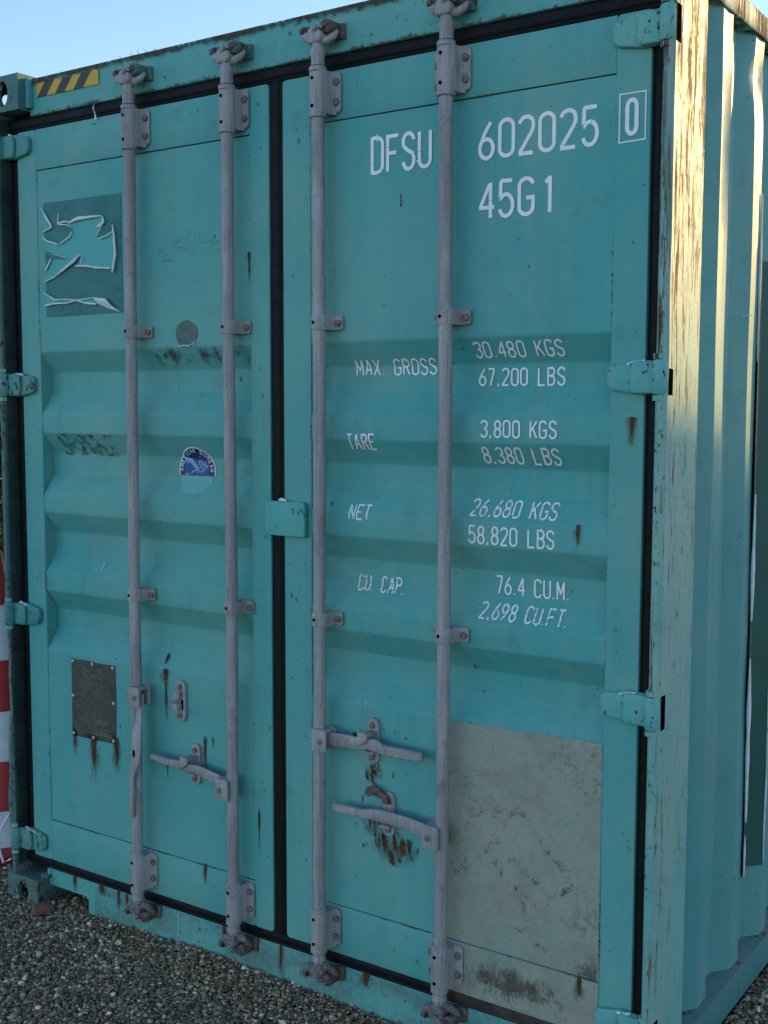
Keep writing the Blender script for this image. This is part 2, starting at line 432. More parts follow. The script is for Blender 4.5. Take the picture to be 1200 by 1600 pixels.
# corner castings: six plates with an oval hole in three of them
def plate(mb, o, u, v, w, su, sv, hole, th=.018):
    """rectangle su x sv at o spanned by unit u, v; hole = (half width, half height); depth along w"""
    o, u, v, w = Vector(o), Vector(u), Vector(v), Vector(w); n = 24
    cen = o + u * su / 2 + v * sv / 2
    outp = []; inn = []
    for i in range(n):
        t = 2 * math.pi * (i + .5) / n; c, s_ = math.cos(t), math.sin(t)
        k = min(su / 2 / max(abs(c), 1e-6), sv / 2 / max(abs(s_), 1e-6))
        outp.append(cen + u * c * k + v * s_ * k); inn.append(cen + u * hole[0] * c + v * hole[1] * s_)
    back = [p + w * th for p in inn]
    vs = outp + inn + back; fs = []
    for i in range(n):
        j = (i + 1) % n; fs.append((i, j, n + j, n + i)); fs.append((n + i, n + j, 2 * n + j, 2 * n + i))
    corners = [o, o + u * su, o + u * su + v * sv, o + v * sv]
    mb.add(vs, fs)
    for c_ in corners:                       # close the four corner gaps of the fan
        dd = sorted(range(n), key=lambda i: (outp[i] - c_).length)[:2]
        mb.add([c_, outp[dd[0]], outp[dd[1]]], [(0, 1, 2)])
def casting(x, y, z, sx, sy, sz, name='corner_casting'):
    """outer corner at (x,y,z); sx,sy,sz = direction signs of the casting's body"""
    a, b, c = .162, .178, .118
    m = MB(); X, Y, Z = (sx, 0, 0), (0, sy, 0), (0, 0, sz)
    plate(m, (x, y, z), X, Z, Y, a, c, (.028, .042))                       # end face
    plate(m, (x, y, z), Y, Z, X, b, c, (.040, .026))                       # side face
    plate(m, (x, y, z), X, Y, Z, a, b, (.032, .06))                        # top or bottom face
    p = Vector((x, y, z)); q = p + Vector((sx * a, sy * b, sz * c))
    m.add([(q.x, p.y, p.z), (q.x, q.y, p.z), (q.x, q.y, q.z), (q.x, p.y, q.z)], [(0, 1, 2, 3)])
    m.add([(p.x, q.y, p.z), (q.x, q.y, p.z), (q.x, q.y, q.z), (p.x, q.y, q.z)], [(0, 1, 2, 3)])
    m.add([(p.x, p.y, q.z), (q.x, p.y, q.z), (q.x, q.y, q.z), (p.x, q.y, q.z)], [(0, 1, 2, 3)])
    ob = m.build(name, M_cast, box, smooth=25)
    # weld collar where the casting meets sill or header
    return ob
for x, sx in ((0, 1), (W, -1)):
    for y, sy in ((-.05, 1), (L, -1)):
        for z, sz in ((0, 1), (H, -1)):
            casting(x, y, z, sx, sy, sz)

# corner posts (door end): pressed section, front lip, side web
def post(side):
    m = MB(); s = 1 if side == 'l' else -1; x0 = .004 if side == 'l' else W - .004
    prof = [(0, .168), (0, -.030), (.012, -.045), (.036, -.045), (.043, -.036), (.043, .01), (.060, .012), (.060, .03), (.030, .03), (.030, .15), (.030, .168)]
    if side == 'r': prof = [(0, .168), (0, -.034), (.008, -.045), (.022, -.045), (.029, -.037), (.029, .01), (.045, .012), (.045, .03), (.026, .03), (.026, .15), (.026, .168)]
    if side == 'l': prof = [(.006, .168), (.012, -.030), (.018, -.046), (.032, -.047), (.036, -.040), (.036, .02), (.036, .022), (.036, .03), (.030, .03), (.030, .15), (.030, .168)]
    prof = [(x0 + s * a, b) for a, b in prof]
    zs = [.118] + [.118 + i * (2.66 / 40) for i in range(1, 40)] + [2.778]
    n = len(prof); vs = []; fs = []
    for i, z in enumerate(zs):
        for j, (a, b) in enumerate(prof):
            d = 0
            if side == 'l':                       # lip of the left post is bent along its lower half
                if j in (1, 2, 3) and z < 1.05: d = .006 * math.sin((1.05 - z) * 7) + .004 * noise.noise((z * 9, 1, 2))
                if j in (1, 2, 3): d += .0025 * noise.noise((z * 5, 3, j * .1))
            else:
                if j in (1, 2): d = .0018 * noise.noise((z * 7, 7, 1))
            vs.append((a + d + 0, b + d * .6, z))
    for i in range(len(zs) - 1):
        for j in range(n):
            k = (j + 1) % n; fs.append((i * n + j, i * n + k, (i + 1) * n + k, (i + 1) * n + j))
    m.add(vs, fs)
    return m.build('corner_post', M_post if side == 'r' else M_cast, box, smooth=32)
post('l'); post('r')
M_grimeshade = mk_plain('grime_and_recess_shade', (.012, .028, .026), (.030, .060, .052), 14, .7)  # colour holds grime plus the shade of the recessed return face
MB().box(.0365, .0475, -.038, .02, .150, 2.764, .002).build('post_return', M_grimeshade, box)
for x in (0.004, W - .104):
    MB().box(x, x + .1, L - .15, L - .004, .118, 2.778, .006).build('corner_post', M_post, box)

# header above the doors (top edge slightly bent) and sill below with a notch at each end
m = MB(); xs = [.163 + i * (W - .326) / 60 for i in range(61)]
prof = [(0, 2.764), (0, 2.84), (.001, 2.874), (.006, 2.884), (.03, 2.886), (.09, 2.884), (.09, 2.764), (.012, 2.760)]
vs = []; fs = []; n = len(prof)
for i, x in enumerate(xs):
    bend = .004 * noise.noise((x * 3.1, 5, 0)) + .0025 * noise.noise((x * 11, 9, 0)) - .008 * math.exp(-((x - .21) / .06) ** 2)
    for j, (b, z) in enumerate(prof):
        w_ = 1.0 if 2 <= j <= 5 else (.25 if j == 1 else .12)
        vs.append((x, b + (.003 * noise.noise((x * 4, j, 2)) if j in (1, 2, 3) else 0), z + bend * w_))
for i in range(len(xs) - 1):
    for j in range(n):
        k = (j + 1) % n; fs.append((i * n + j, i * n + k, (i + 1) * n + k, (i + 1) * n + j))
fs += [tuple(range(n)), tuple((len(xs) - 1) * n + j for j in range(n))]
m.add(vs, fs); header = m.build('door_header', M_frame, box, smooth=40)
m = MB()
m.prism([(.163, .091), (.353, .091), (.367, .078), (.367, 0.0), (W - .367, 0), (W - .367, .078), (W - .353, .091), (W - .163, .091), (W - .163, .150), (.163, .150)], 'y', .001, .012, .0015, 1)
m.box(.163, W - .163, .0125, .11, .10, .149)
m.box(.38, W - .38, .0125, .10, .004, .0995)
sill = m.build('door_sill', M_frame, box)
# weld collars between sill / header and castings
for x0, x1 in ((.1625, .178), (W - .178, W - .1625)):
    MB().box(x0, x1, -.006, .05, .118, .152, .003).build('weld_collar', M_frame, box)
    MB().box(x0, x1, -.022, -.0005, 2.785, 2.884, .003).build('weld_collar', M_frame, box)
    MB().box(x0 - (.02 if x0 < 1 else -.02), x1, -.02, .06, .1185, .133, .003).build('weld_collar', M_cast, box)

# ------- side walls: trapezoidal corrugation with a few dents
def side_profile():
    p = [(.166, 1)]; y = .190
    p += [(.172, 0)]
    y = .229
    while y + .272 < L - .2:
        p += [(y, 0), (y + .068, 1), (y + .136, 1), (y + .204, 0)]
        y += .272
    p += [(L - .16, 0), (L - .155, 1)]
    return p
def side_wall(x, s):
    """x of outer face; s=+1: right wall"""
    prof = side_profile(); fine = [.166 + i * .0001 for i in range(0)]
    ys = []
    for (a, ka), (b, kb) in zip(prof, prof[1:]):
        nsub = 4 if a < 1.6 else 1
        for i in range(nsub): t = i / nsub; ys.append((a + (b - a) * t, ka + (kb - ka) * t))
    ys.append(prof[-1])
    zs = [.170 + i * (2.62 / 70) for i in range(71)]
    vs = []; fs = []; n = len(ys)
    for z in zs:
        for y, k in ys:
            d = .036 * (1 - k)
            if s > 0 and y < 1.6:
                d += .004 * noise.noise((y * 6, z * 2.2, 3)) * (.5 + k)
                d += .015 * math.exp(-((y - .60) / .040) ** 2 - ((z - 2.68) / .075) ** 2)        # dent under the top rail
                d += .010 * math.exp(-((y - .335) / .02) ** 2 - ((z - 2.45) / .28) ** 2)
                d += .007 * math.exp(-((y - .50) / .12) ** 2 - ((z - .32) / .10) ** 2)
            vs.append((x - s * d, y, z))
    for i in range(len(zs) - 1):
        for j in range(n - 1): fs.append((i * n + j, i * n + j + 1, (i + 1) * n + j + 1, (i + 1) * n + j))
    return MB().add(vs, fs).build('side_wall', M_side, box, smooth=18)
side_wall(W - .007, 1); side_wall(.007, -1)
for s in (0, 1):
    a, b = (W - .058, W - .001) if s else (.001, .058)
    MB().box(a, b, .128, L - .178, 2.787, 2.850, .007).build('top_side_rail', M_post, box)
    MB().box(a, b, .128, L - .178, .055, .168, .006).build('bottom_side_rail', M_rail, box)
    c0, c1 = (W - .044, W + .004) if s else (-.004, .044)
    MB().prism([(c0, .172), (c1, .168), (c1 + (.002 if s else 0), .180), (c0, .190)] if s else [(c0, .168), (c1, .172), (c1, .190), (c0, .180)], 'y', .17, L - .18).build('wall_weld_strip', M_cast, box)
MB().box(.03, W - .03, .05, L - .02, 2.846, 2.860).build('roof', M_roof, box)
MB().box(.03, W - .03, L - .06, L - .03, .12, 2.84).build('end_wall', M_side, box)
MB().box(.03, W - .03, .12, L - .06, .105, .14).build('floor', M_roof, box)

# ------------------------------------------------------------------ doors
RIB = [1.974, 1.700, 1.427, 1.155]
def ysurf_raw(z):
    for t in RIB:
        d = t - z
        if 0 <= d < .068: return .047 * d / .068
        if .068 <= d < .138: return .047
        if .138 <= d < .206: return .047 * (1 - (d - .138) / .068)
    return 0.0
def ysurf(z):
    """pressed ribs with softly rounded folds"""
    return sum(ysurf_raw(z + d) for d in (-.004, -.002, 0, .002, .004)) / 5
Z0, Z1, ZS0, ZS1 = .187, 2.716, .334, 2.581
def make_door(x0, x1, f0, f1, label):
    zb = [ZS0 + .0015]
    for t in reversed(RIB): zb += [t - .206, t - .138, t - .068, t]
    zb.append(ZS1 - .0015)
    zz = []
    for a, b in zip(zb, zb[1:]):
        if b - a < .1: zz += [a, a + .0022, a + .0046] + ([b - .0046, b - .0022] if b - a > .03 else [])
        else: zz += [a, a + .0022, a + .0046] + [a + .01 + (b - a - .02) * i / 8 for i in range(9)] + [b - .0046, b - .0022]
    zz.append(zb[-1])
    nx = 12; m = MB(); vs = []; fs = []
    for z in zz:
        for i in range(nx + 1):
            x = f0 + (f1 - f0) * i / nx
            vs.append((x, ysurf(z) + .0012 * noise.noise((x * 3, z * 3, x0)), z))
    for i in range(len(zz) - 1):
        for j in range(nx): fs.append((i * (nx + 1) + j, i * (nx + 1) + j + 1, (i + 1) * (nx + 1) + j + 1, (i + 1) * (nx + 1) + j))
    m.add(vs, fs)
    door = m.build('door', M_paint, box, smooth=40); door['label'] = label
    for a, b in ((x0, f0), (f1, x1)):
        MB().prism(rrect(a, b, Z0, Z1, .010, 3), 'y', -.0022, .05, .0012, 1).build('stile', M_paint, door)
    for a, b in ((Z0, ZS0 - .0012), (ZS1 + .0012, Z1)):
        MB().box(f0 + .0004, f1 - .0004, -.0020, .05, a + .0004, b, .0016, 2).build('rail', M_paint, door)
    MB().box(f0, f1, .05, .056, Z0 + .02, Z1 - .02).build('backing_board', M_drubber, door)
    return door
DL = make_door(.092, 1.204, .187, 1.131, 'left teal door with peeling sticker remains and data plate')
DR = make_door(1.256, 2.364, 1.356, 2.276, 'right teal door with white container markings and worn grey patch')

# rubber seals round each door: ribbed profile
def seal(pts, w, parent, mat=M_rubber, y=.006, name='seal'):
    h = w / 2
    prof = [(-h, -.05), (-h, -.004), (-h * .92, .001), (-h * .70, .0045), (-h * .30, .0062), (h * .20, .0062), (h * .45, .0045), (h * .52, .002), (h * .62, .002), (h * .74, .0035), (h * .95, .0015), (h, -.004), (h, -.05)]
    P = [(a, y, b) for a, b in pts]
    sub = []
    for a, b in zip(P, P[1:]):
        nn = max(2, int((Vector(b) - Vector(a)).length / .05))
        for i in range(nn):
            t = i / nn; q = Vector(a).lerp(Vector(b), t)
            q += Vector((.0016 * noise.noise((q.x * 6, q.z * 6, 1)), .0015 * noise.noise((q.x * 5, q.z * 5, 8)), .0020 * noise.noise((q.x * 6, q.z * 6, 5)))); sub.append(q)
    sub.append(Vector(P[-1]))
    return MB().sweep(prof, sub).build(name, mat, parent, smooth=50)
seal([(.047, 2.740), (1.226, 2.740)], .046, DL); seal([(1.2262, 2.740), (2.39, 2.740)], .046, DR)
seal([(.047, .169), (1.226, .169)], .038, DL); seal([(1.2262, .169), (1.80, .169)], .038, DR)
seal([(1.8002, .169), (2.39, .169)], .040, DR, M_drubber)
seal([(.070, .189), (.070, 2.7168)], .046, DL, y=.010); seal([(2.3830, .189), (2.3830, 2.7168)], .0370, DR, y=.010)
seal([(1.2300, .1885), (1.2300, 2.7165)], .051, DR, y=.004)
MB().box(.05, W - .05, .0585, .075, .15, 2.765).build('door_rebate', M_dark, box)

# locking bars: (x, z) along each bar
BARS = [(DL, [(.679, 2.76), (.680, 2.573), (.675, 2.062), (.670, 1.187), (.670, .809), (.663, .33), (.662, .13)]),
        (DL, [(1.085, 2.77), (1.084, 2.58), (1.082, 2.047), (1.086, 1.226), (1.083, .732), (1.081, .328), (1.081, .13)]),
        (DR, [(1.418, 2.76), (1.417, 2.574), (1.420, 2.034), (1.419, 1.257), (1.418, .846), (1.413, .33), (1.413, .13)]),
        (DR, [(1.830, 2.76), (1.829, 2.568), (1.833, 2.018), (1.834, 1.21), (1.834, .667), (1.828, .343), (1.828, .13)])]
YB = -.046
def bx(i, z):
    p = BARS[i][1]
    for (xa, za), (xb, zb) in zip(p, p[1:]):
        if zb <= z <= za: return xa + (xb - xa) * (za - z) / (za - zb)
    return p[0][0] if z > p[0][1] else p[-1][0]
def smoothx(i, z): return (bx(i, z - .12) + bx(i, z) + bx(i, z + .12) + bx(i, z - .06) + bx(i, z + .06)) / 5
def hexbolt(x, y, z, r, parent, mat=None, name='bolt', hh=.008):
    m = MB(); t0 = rnd.uniform(0, 1)
    pts = [(x + r * math.cos(t0 + math.pi * k / 4), z + r * math.sin(t0 + math.pi * k / 4)) for k in range(8)]
    m.prism(pts, 'y', y, y - hh, min(.0022, r * .2), 2)
    return m.build(name, mat or M_bolt, parent)
def sleeve(i, za, zb, holes=True):
    """bracket: half round sleeve with flanges bolted to the door, collars at both ends"""
    door = BARS[i][0]; xc = smoothx(i, (za + zb) / 2); r = .0265; fl = .047
    m = MB(); lf = .056 if i == 3 else .040
    m.prism(rrect(xc - lf, xc + fl + .004, za + .004, zb + .004, .013, 4), 'y', -.003, -.0115, .002, 2)
    prof = [(-.034, -.010)]; n = 16
    for k in range(n + 1):
        t = math.pi * (1 - k / n); prof.append((r * math.cos(t), YB - r * math.sin(t) * .95 + .004))
    prof += [(.030, -.018), (.037, -.010)]
    np_ = len(prof); vs = []; fs = []
    zs = [za - .002, za + .003, zb - .003, zb + .002]; shr = [.97, 1, 1, .97]
    for z, sh in zip(zs, shr):
        for a, b in prof: vs.append((xc + a * sh, YB + (b - YB) * (sh if b < YB else 1), z))
    for q in range(len(zs) - 1):
        for j in range(np_):
            k = (j + 1) % np_; fs.append((q * np_ + j, q * np_ + k, (q + 1) * np_ + k, (q + 1) * np_ + j))
    fs += [tuple(range(np_)), tuple((len(zs) - 1) * np_ + j for j in range(np_))]
    m.add(vs, fs); m.build('bar_bracket', M_zinc, door, smooth=40)
    for z in (za - .006, zb + .006):
        MB().tube([(xc, YB, z - .007), (xc, YB, z - .005), (xc, YB, z + .005), (xc, YB, z + .007)], [.022, .0245, .0245, .022], 20).build('collar', M_zinc, door)
    for z in (za + .032, zb - .024):
        hexbolt(xc + .0385, -.0114, z, .0105, door)
        if i == 3: hexbolt(xc - .046, -.0114, z - .01, .0100, door)
    for z in (za + .017, zb - .019):                                       # grease holes
        MB().tube([(xc - .004, YB - .0215, z), (xc - .004, YB - .0232, z)], .0048, 12).build('grease_hole', M_dark, door)
def clamp(i, zc):
    door = BARS[i][0]; xc = smoothx(i, zc); r = .0242; h = .0195
    m = MB(); lf = .054 if i == 3 else .030
    m.prism(rrect(xc - lf, xc + .054, zc - h, zc + h, .006, 3), 'y', -.003, -.0112, .002, 2)
    prof = [(-.029, -.010)]
    for k in range(15):
        t = math.pi * (1 - k / 14); prof.append((r * math.cos(t), YB - r * math.sin(t) + .003))
    prof += [(.026, -.016), (.031, -.010)]
    vs = []; fs = []; n = len(prof)
    for dz, sh in [(-h - .0006, .96), (-h + .0025, 1), (h - .0025, 1), (h + .0006, .96)]:
        for a, b in prof: vs.append((xc + a * sh, YB + (b - YB) * (sh if b < YB else 1), zc + dz))
    for q in range(3):
        for j in range(n):
            k = (j + 1) % n; fs.append((q * n + j, q * n + k, (q + 1) * n + k, (q + 1) * n + j))
    fs += [tuple(range(n)), tuple(3 * n + j for j in range(n))]
    m.add(vs, fs); m.build('bar_clamp', M_zinc, door, smooth=40)
    hexbolt(xc + .0425, -.0110, zc - .001, .0100, door)
    if i == 3: hexbolt(xc - .042, -.0110, zc + .002, .0095, door)
    MB().tube([(xc - .005, YB - .0190, zc), (xc - .005, YB - .0216, zc)], .0050, 12).build('grease_hole', M_dark, door)
def cam_end(i, top):
    """forged cam head on the bar's end and the keeper welded to header or sill"""
    door = BARS[i][0]; s = 1 if top else -1
    z0 = 2.722 if top else .204; xc = smoothx(i, z0); kk = 1.0 if top else .74
    rs = [(0, .0185), (.016, .0185), (.030, .0205), (.036, .0215), (.042, .0205), (.048, .0165), (.062, .0160), (.078, .018)]
    MB().tube([(xc, YB, z0 + s * a * kk) for a, _ in rs], [b for _, b in rs], 18).build('cam_neck', M_zinc, door)
    zc = z0 + s * .078 * kk
    m = MB()
    m.prism([(xc - .024, zc - s * .020), (xc + .016, zc - s * .020), (xc + .026, zc - s * .004), (xc + .020, zc + s * .014), (xc + .002, zc + s * .026), (xc - .018, zc + s * .022), (xc - .030, zc + s * .004)], 'y', YB - .020, YB + .016, .006, 3)
    def horn(pts, rs): m.tube([(xc + a, YB + b, zc + s * c) for a, b, c in pts], rs, 12)
    horn([(-.012, -.004, -.004), (-.030, -.010, -.002), (-.042, -.006, .010), (-.044, .006, .018)], [.014, .012, .009, .006])
    horn([(.008, .004, -.010), (.030, .006, -.012), (.046, .012, -.002), (.050, .022, .012)], [.014, .012, .010, .006])
    horn([(.000, -.012, .014), (.016, -.022, .022), (.030, -.022, .018)], [.012, .009, .006])
    m.build('cam_head', M_zinc if top else M_cam, door, smooth=50)
    zk = zc + s * .006; kp = []
    k = MB(); k.prism([(xc - .050, zk - s * .004), (xc + .064, zk - s * .012), (xc + .062, zk + s * .030), (xc + .02, zk + s * .036), (xc - .046, zk + s * .030)], 'y', .003, -.010, .003, 2)
    k.prism([(xc + .012, zk + s * .026), (xc + .020, zk + s * .004), (xc + .036, zk - s * .004), (xc + .050, zk + s * .006), (xc + .048, zk + s * .030), (xc + .030, zk + s * .036)], 'y', -.008, YB - .012, .006, 3)
    k.prism([(xc - .046, zk + s * .004), (xc - .032, zk - s * .004), (xc - .024, zk + s * .014), (xc - .030, zk + s * .028), (xc - .044, zk + s * .024)], 'y', -.008, YB - .004, .005, 3)
    k.build('cam_keeper', (M_cast if i in (0, 1, 3) else M_iron) if top else M_iron, box, smooth=50)
    p = MB(); p.tube([(xc - .036, YB - .010, zk + s * .012), (xc - .050, YB - .010, zk + s * .012)], [.012, .009], 9); p.build('keeper_bolt', M_iron, box, smooth=40)
    p = MB(); p.tube([(xc + .034, YB - .011, zk + s * .018), (xc + .034, YB - .019, zk + s * .018)], [.011, .008], 8); p.build('keeper_bolt', M_iron, box, smooth=40)
for i, (door, pts) in enumerate(BARS):
    path = []; z = 2.715
    while z > .185: path.append((smoothx(i, z), YB, z)); z -= .055
    path.append((smoothx(i, .18), YB, .18))
    MB().tube(path, .0182, 22).build('locking_bar', M_zinc, door, smooth=50)
    sleeve(i, 2.596, 2.706); sleeve(i, .212, .322)
    clamp(i, 2.026); clamp(i, 1.188)
    cam_end(i, True); cam_end(i, False)

# ------- handles, hubs and keepers
def hub(i, zc, s):
    """clevis welded to the bar; s = side the lever leaves on"""
    door = BARS[i][0]; xc = smoothx(i, zc)
    m = MB()
    a, b = (xc - .006, xc + .046) if s > 0 else (xc - .046, xc + .006)
    m.prism(rrect(a, b, zc - .033, zc + .033, .008, 3), 'y', YB - .034, YB - .024, .003, 2)
    m.prism(rrect(a, b, zc - .033, zc + .033, .008, 3), 'y', YB + .012, YB + .020, .003, 2)
    m.box(min(a, b) + .004, max(a, b) - .004, YB - .025, YB + .013, zc + .022, zc + .031, .002)
    m.build('handle_hub', M_zinc, door)
    hexbolt(xc + s * .026, YB - .0335, zc - .001, .0085, door, hh=.005)
def lever(door, pts, secs, name='handle'):
    """flat bar handle: centre line points with (half height, half thickness)"""
    P = [Vector(p) for p in pts]; vs = []; fs = []; n = 10
    for i, p in enumerate(P):
        d = (P[min(i + 1, len(P) - 1)] - P[max(i - 1, 0)]).normalized()
        a = d.cross(Vector((0, -1, 0))).normalized(); b = a.cross(d).normalized()
        hh, tt = secs[i]
        for k in range(n):
            t = 2 * math.pi * (k + .5) / n
            ca, sa = math.cos(t), math.sin(t); pw = .38
            vs.append(p + a * hh * math.copysign(abs(ca) ** pw, ca) + b * tt * math.copysign(abs(sa) ** pw, sa))
    for i in range(len(P) - 1):
        for k in range(n):
            q = (k + 1) % n; fs.append((i * n + k, i * n + q, (i + 1) * n + q, (i + 1) * n + k))
    fs += [tuple(range(n)), tuple((len(P) - 1) * n + k for k in range(n))]
    return MB().add(vs, fs).build(name, M_zinc, door, smooth=40)
def keeper(door, xc, z0, z1, flap, hook=0):
    m = MB(); w = .0205
    pts = [(xc + w * math.cos(R(a)), z1 - w + w * math.sin(R(a))) for a in range(0, 181, 20)] + [(xc + w * math.cos(R(a)), z0 + w + w * math.sin(R(a))) for a in range(180, 361, 20)]
    m.prism(pts, 'y', .0, -.011, .003, 2)
    m.build('handle_keeper', M_zinc, door)
    hexbolt(xc - .001, -.0108, z1 - .021, .0095, door, hh=.007); hexbolt(xc - .001, -.0108, z0 + .020, .0095, door, hh=.007)
    if flap == 'closed':                                            # retainer folded over the lever
        zc = (z0 + z1) / 2
        q = MB()
        q.prism([(xc - .018, z1 - .030), (xc + .016, z1 - .034), (xc + .014, zc + .012), (xc - .006, zc - .002), (xc - .032, zc - .008), (xc - .044, zc + .002), (xc - .040, zc + .018), (xc - .018, zc + .018)], 'y', -.056, -.064, .003, 2)
        q.box(xc - .014, xc + .014, -.060, -.010, z1 - .046, z1 - .036, .003)
        q.box(xc - .018, xc + .018, -.034, -.010, zc - .034, zc - .026, .003)
        q.build('keeper_flap', M_zinc, door)
    elif flap == 'open':                                            # swung up and to the left
        q = MB()
        q.prism([(xc + .014, z1 - .030), (xc + .004, z1 - .006), (xc - .020, z1 + .004), (xc - .040, z1 + .020), (xc - .052, z1 + .012), (xc - .070, z1 + .002), (xc - .074, z1 - .016), (xc - .062, z1 - .022), (xc - .044, z1 - .012), (xc - .016, z1 - .020), (xc - .010, z1 - .034)], 'y', -.016, -.026, .003, 2)
        q.build('keeper_flap', M_iron if hook else M_zinc, door)
        b = MB(); b.box(xc - .016, xc + .016, -.034, -.010, (z0 + z1) / 2 - .036, (z0 + z1) / 2 - .026, .003); b.build('keeper_shelf', M_zinc, door)
    else:                                                           # empty keeper with its catch sticking out
        zc = (z0 + z1) / 2; q = MB()
        q.prism([(xc - .016, zc + .036), (xc + .010, zc + .036), (xc + .010, zc + .010), (xc - .004, zc + .004), (xc - .030, zc - .004), (xc - .034, zc + .008), (xc - .014, zc + .016)], 'y', -.020, -.030, .003, 2)
        q.box(xc - .016, xc + .008, -.034, -.010, zc - .030, zc - .006, .003)
        q.build('keeper_flap', M_zinc, door)
        MB().box(xc + .003, xc + .013, -.0125, -.0100, zc - .026, zc + .004).build('keeper_slot', M_dark, door)
keeper(DL, .832, .790, .924, 'empty'); keeper(DL, .893, .596, .728, 'closed')
keeper(DR, 1.580, .785, .917, 'closed'); keeper(DR, 1.634, .584, .712, 'open', 1)
# bar 1: handle dropped down beside the bar
x1 = smoothx(0, .86)
hub(0, .862, 1)
lever(DL, [(x1 + .030, YB - .010, .872), (x1 + .030, YB - .012, .835), (x1 + .029, YB - .015, .800), (x1 + .030, YB - .022, .765), (x1 + .031, YB - .030, .745), (x1 + .029, YB - .032, .690), (x1 + .024, YB - .032, .650), (x1 + .010, YB - .030, .615), (x1 + .005, YB - .028, .595), (x1 + .003, YB - .028, .53), (x1 + .001, YB - .028, .468), (x1 + .001, YB - .028, .462)],
      [(.012, .006), (.012, .006), (.0115, .006), (.015, .005), (.020, .004), (.021, .004), (.017, .004), (.011, .005), (.0095, .006), (.009, .008), (.0085, .007), (.006, .004)])
MB().box(x1 + .018, x1 + .026, YB - .0385, YB - .0355, .668, .690, .001).build('handle_slot', M_dark, DL)
hub(1, .628, -1); x2 = smoothx(1, .628)
lever(DL, [(x2 - .020, YB - .004, .640), (x2 - .050, YB - .004, .645), (x2 - .100, YB - .003, .653), (x2 - .140, YB - .002, .659), (x2 - .165, YB - .002, .661), (x2 - .190, YB - .002, .662), (x2 - .225, YB - .003, .664), (x2 - .250, YB - .004, .665), (x2 - .265, YB - .005, .666), (x2 - .300, YB - .005, .668), (x2 - .338, YB - .005, .671), (x2 - .344, YB - .005, .671)],
      [(.014, .0045), (.0165, .0045), (.0165, .0045), (.016, .0045), (.013, .006), (.0125, .006), (.0145, .005), (.012, .007), (.0105, .008), (.0105, .008), (.010, .008), (.006, .004)])
hub(2, .842, 1); x3 = smoothx(2, .842)
lever(DR, [(x3 + .020, YB - .004, .846), (x3 + .060, YB - .004, .848), (x3 + .110, YB - .003, .849), (x3 + .145, YB - .002, .850), (x3 + .170, YB - .002, .852), (x3 + .195, YB - .002, .852), (x3 + .212, YB - .003, .849), (x3 + .222, YB - .004, .847), (x3 + .235, YB - .005, .846), (x3 + .290, YB - .006, .846), (x3 + .348, YB - .006, .846), (x3 + .355, YB - .006, .846)],
      [(.017, .0045), (.019, .0045), (.0185, .0045), (.017, .005), (.015, .006), (.018, .006), (.0165, .007), (.0135, .009), (.0135, .010), (.0135, .010), (.0130, .010), (.009, .006)])
m = MB()
for k in range(9): m.box(x3 + .245 + k * .0105, x3 + .2525 + k * .0105, YB - .0170, YB - .0140, .844 - (.003 if k > 4 else -.003), .848 - (.003 if k > 4 else -.003), .0008)
m.build('grip_relief', M_zinc, DR)['kind'] = 'stuff'
hub(3, .638, -1); x4 = smoothx(3, .638)
lever(DR, [(x4 - .020, YB - .004, .642), (x4 - .060, YB - .004, .645), (x4 - .105, YB - .005, .650), (x4 - .135, YB - .006, .654), (x4 - .170, YB - .006, .656), (x4 - .205, YB - .006, .656), (x4 - .230, YB - .006, .655), (x4 - .248, YB - .007, .653), (x4 - .262, YB - .008, .652), (x4 - .310, YB - .008, .652), (x4 - .352, YB - .008, .652), (x4 - .359, YB - .008, .652)],
      [(.016, .0045), (.0185, .0045), (.0195, .0045), (.018, .006), (.0175, .006), (.0165, .007), (.0150, .008), (.0130, .009), (.0120, .009), (.0120, .009), (.0115, .009), (.008, .006)])

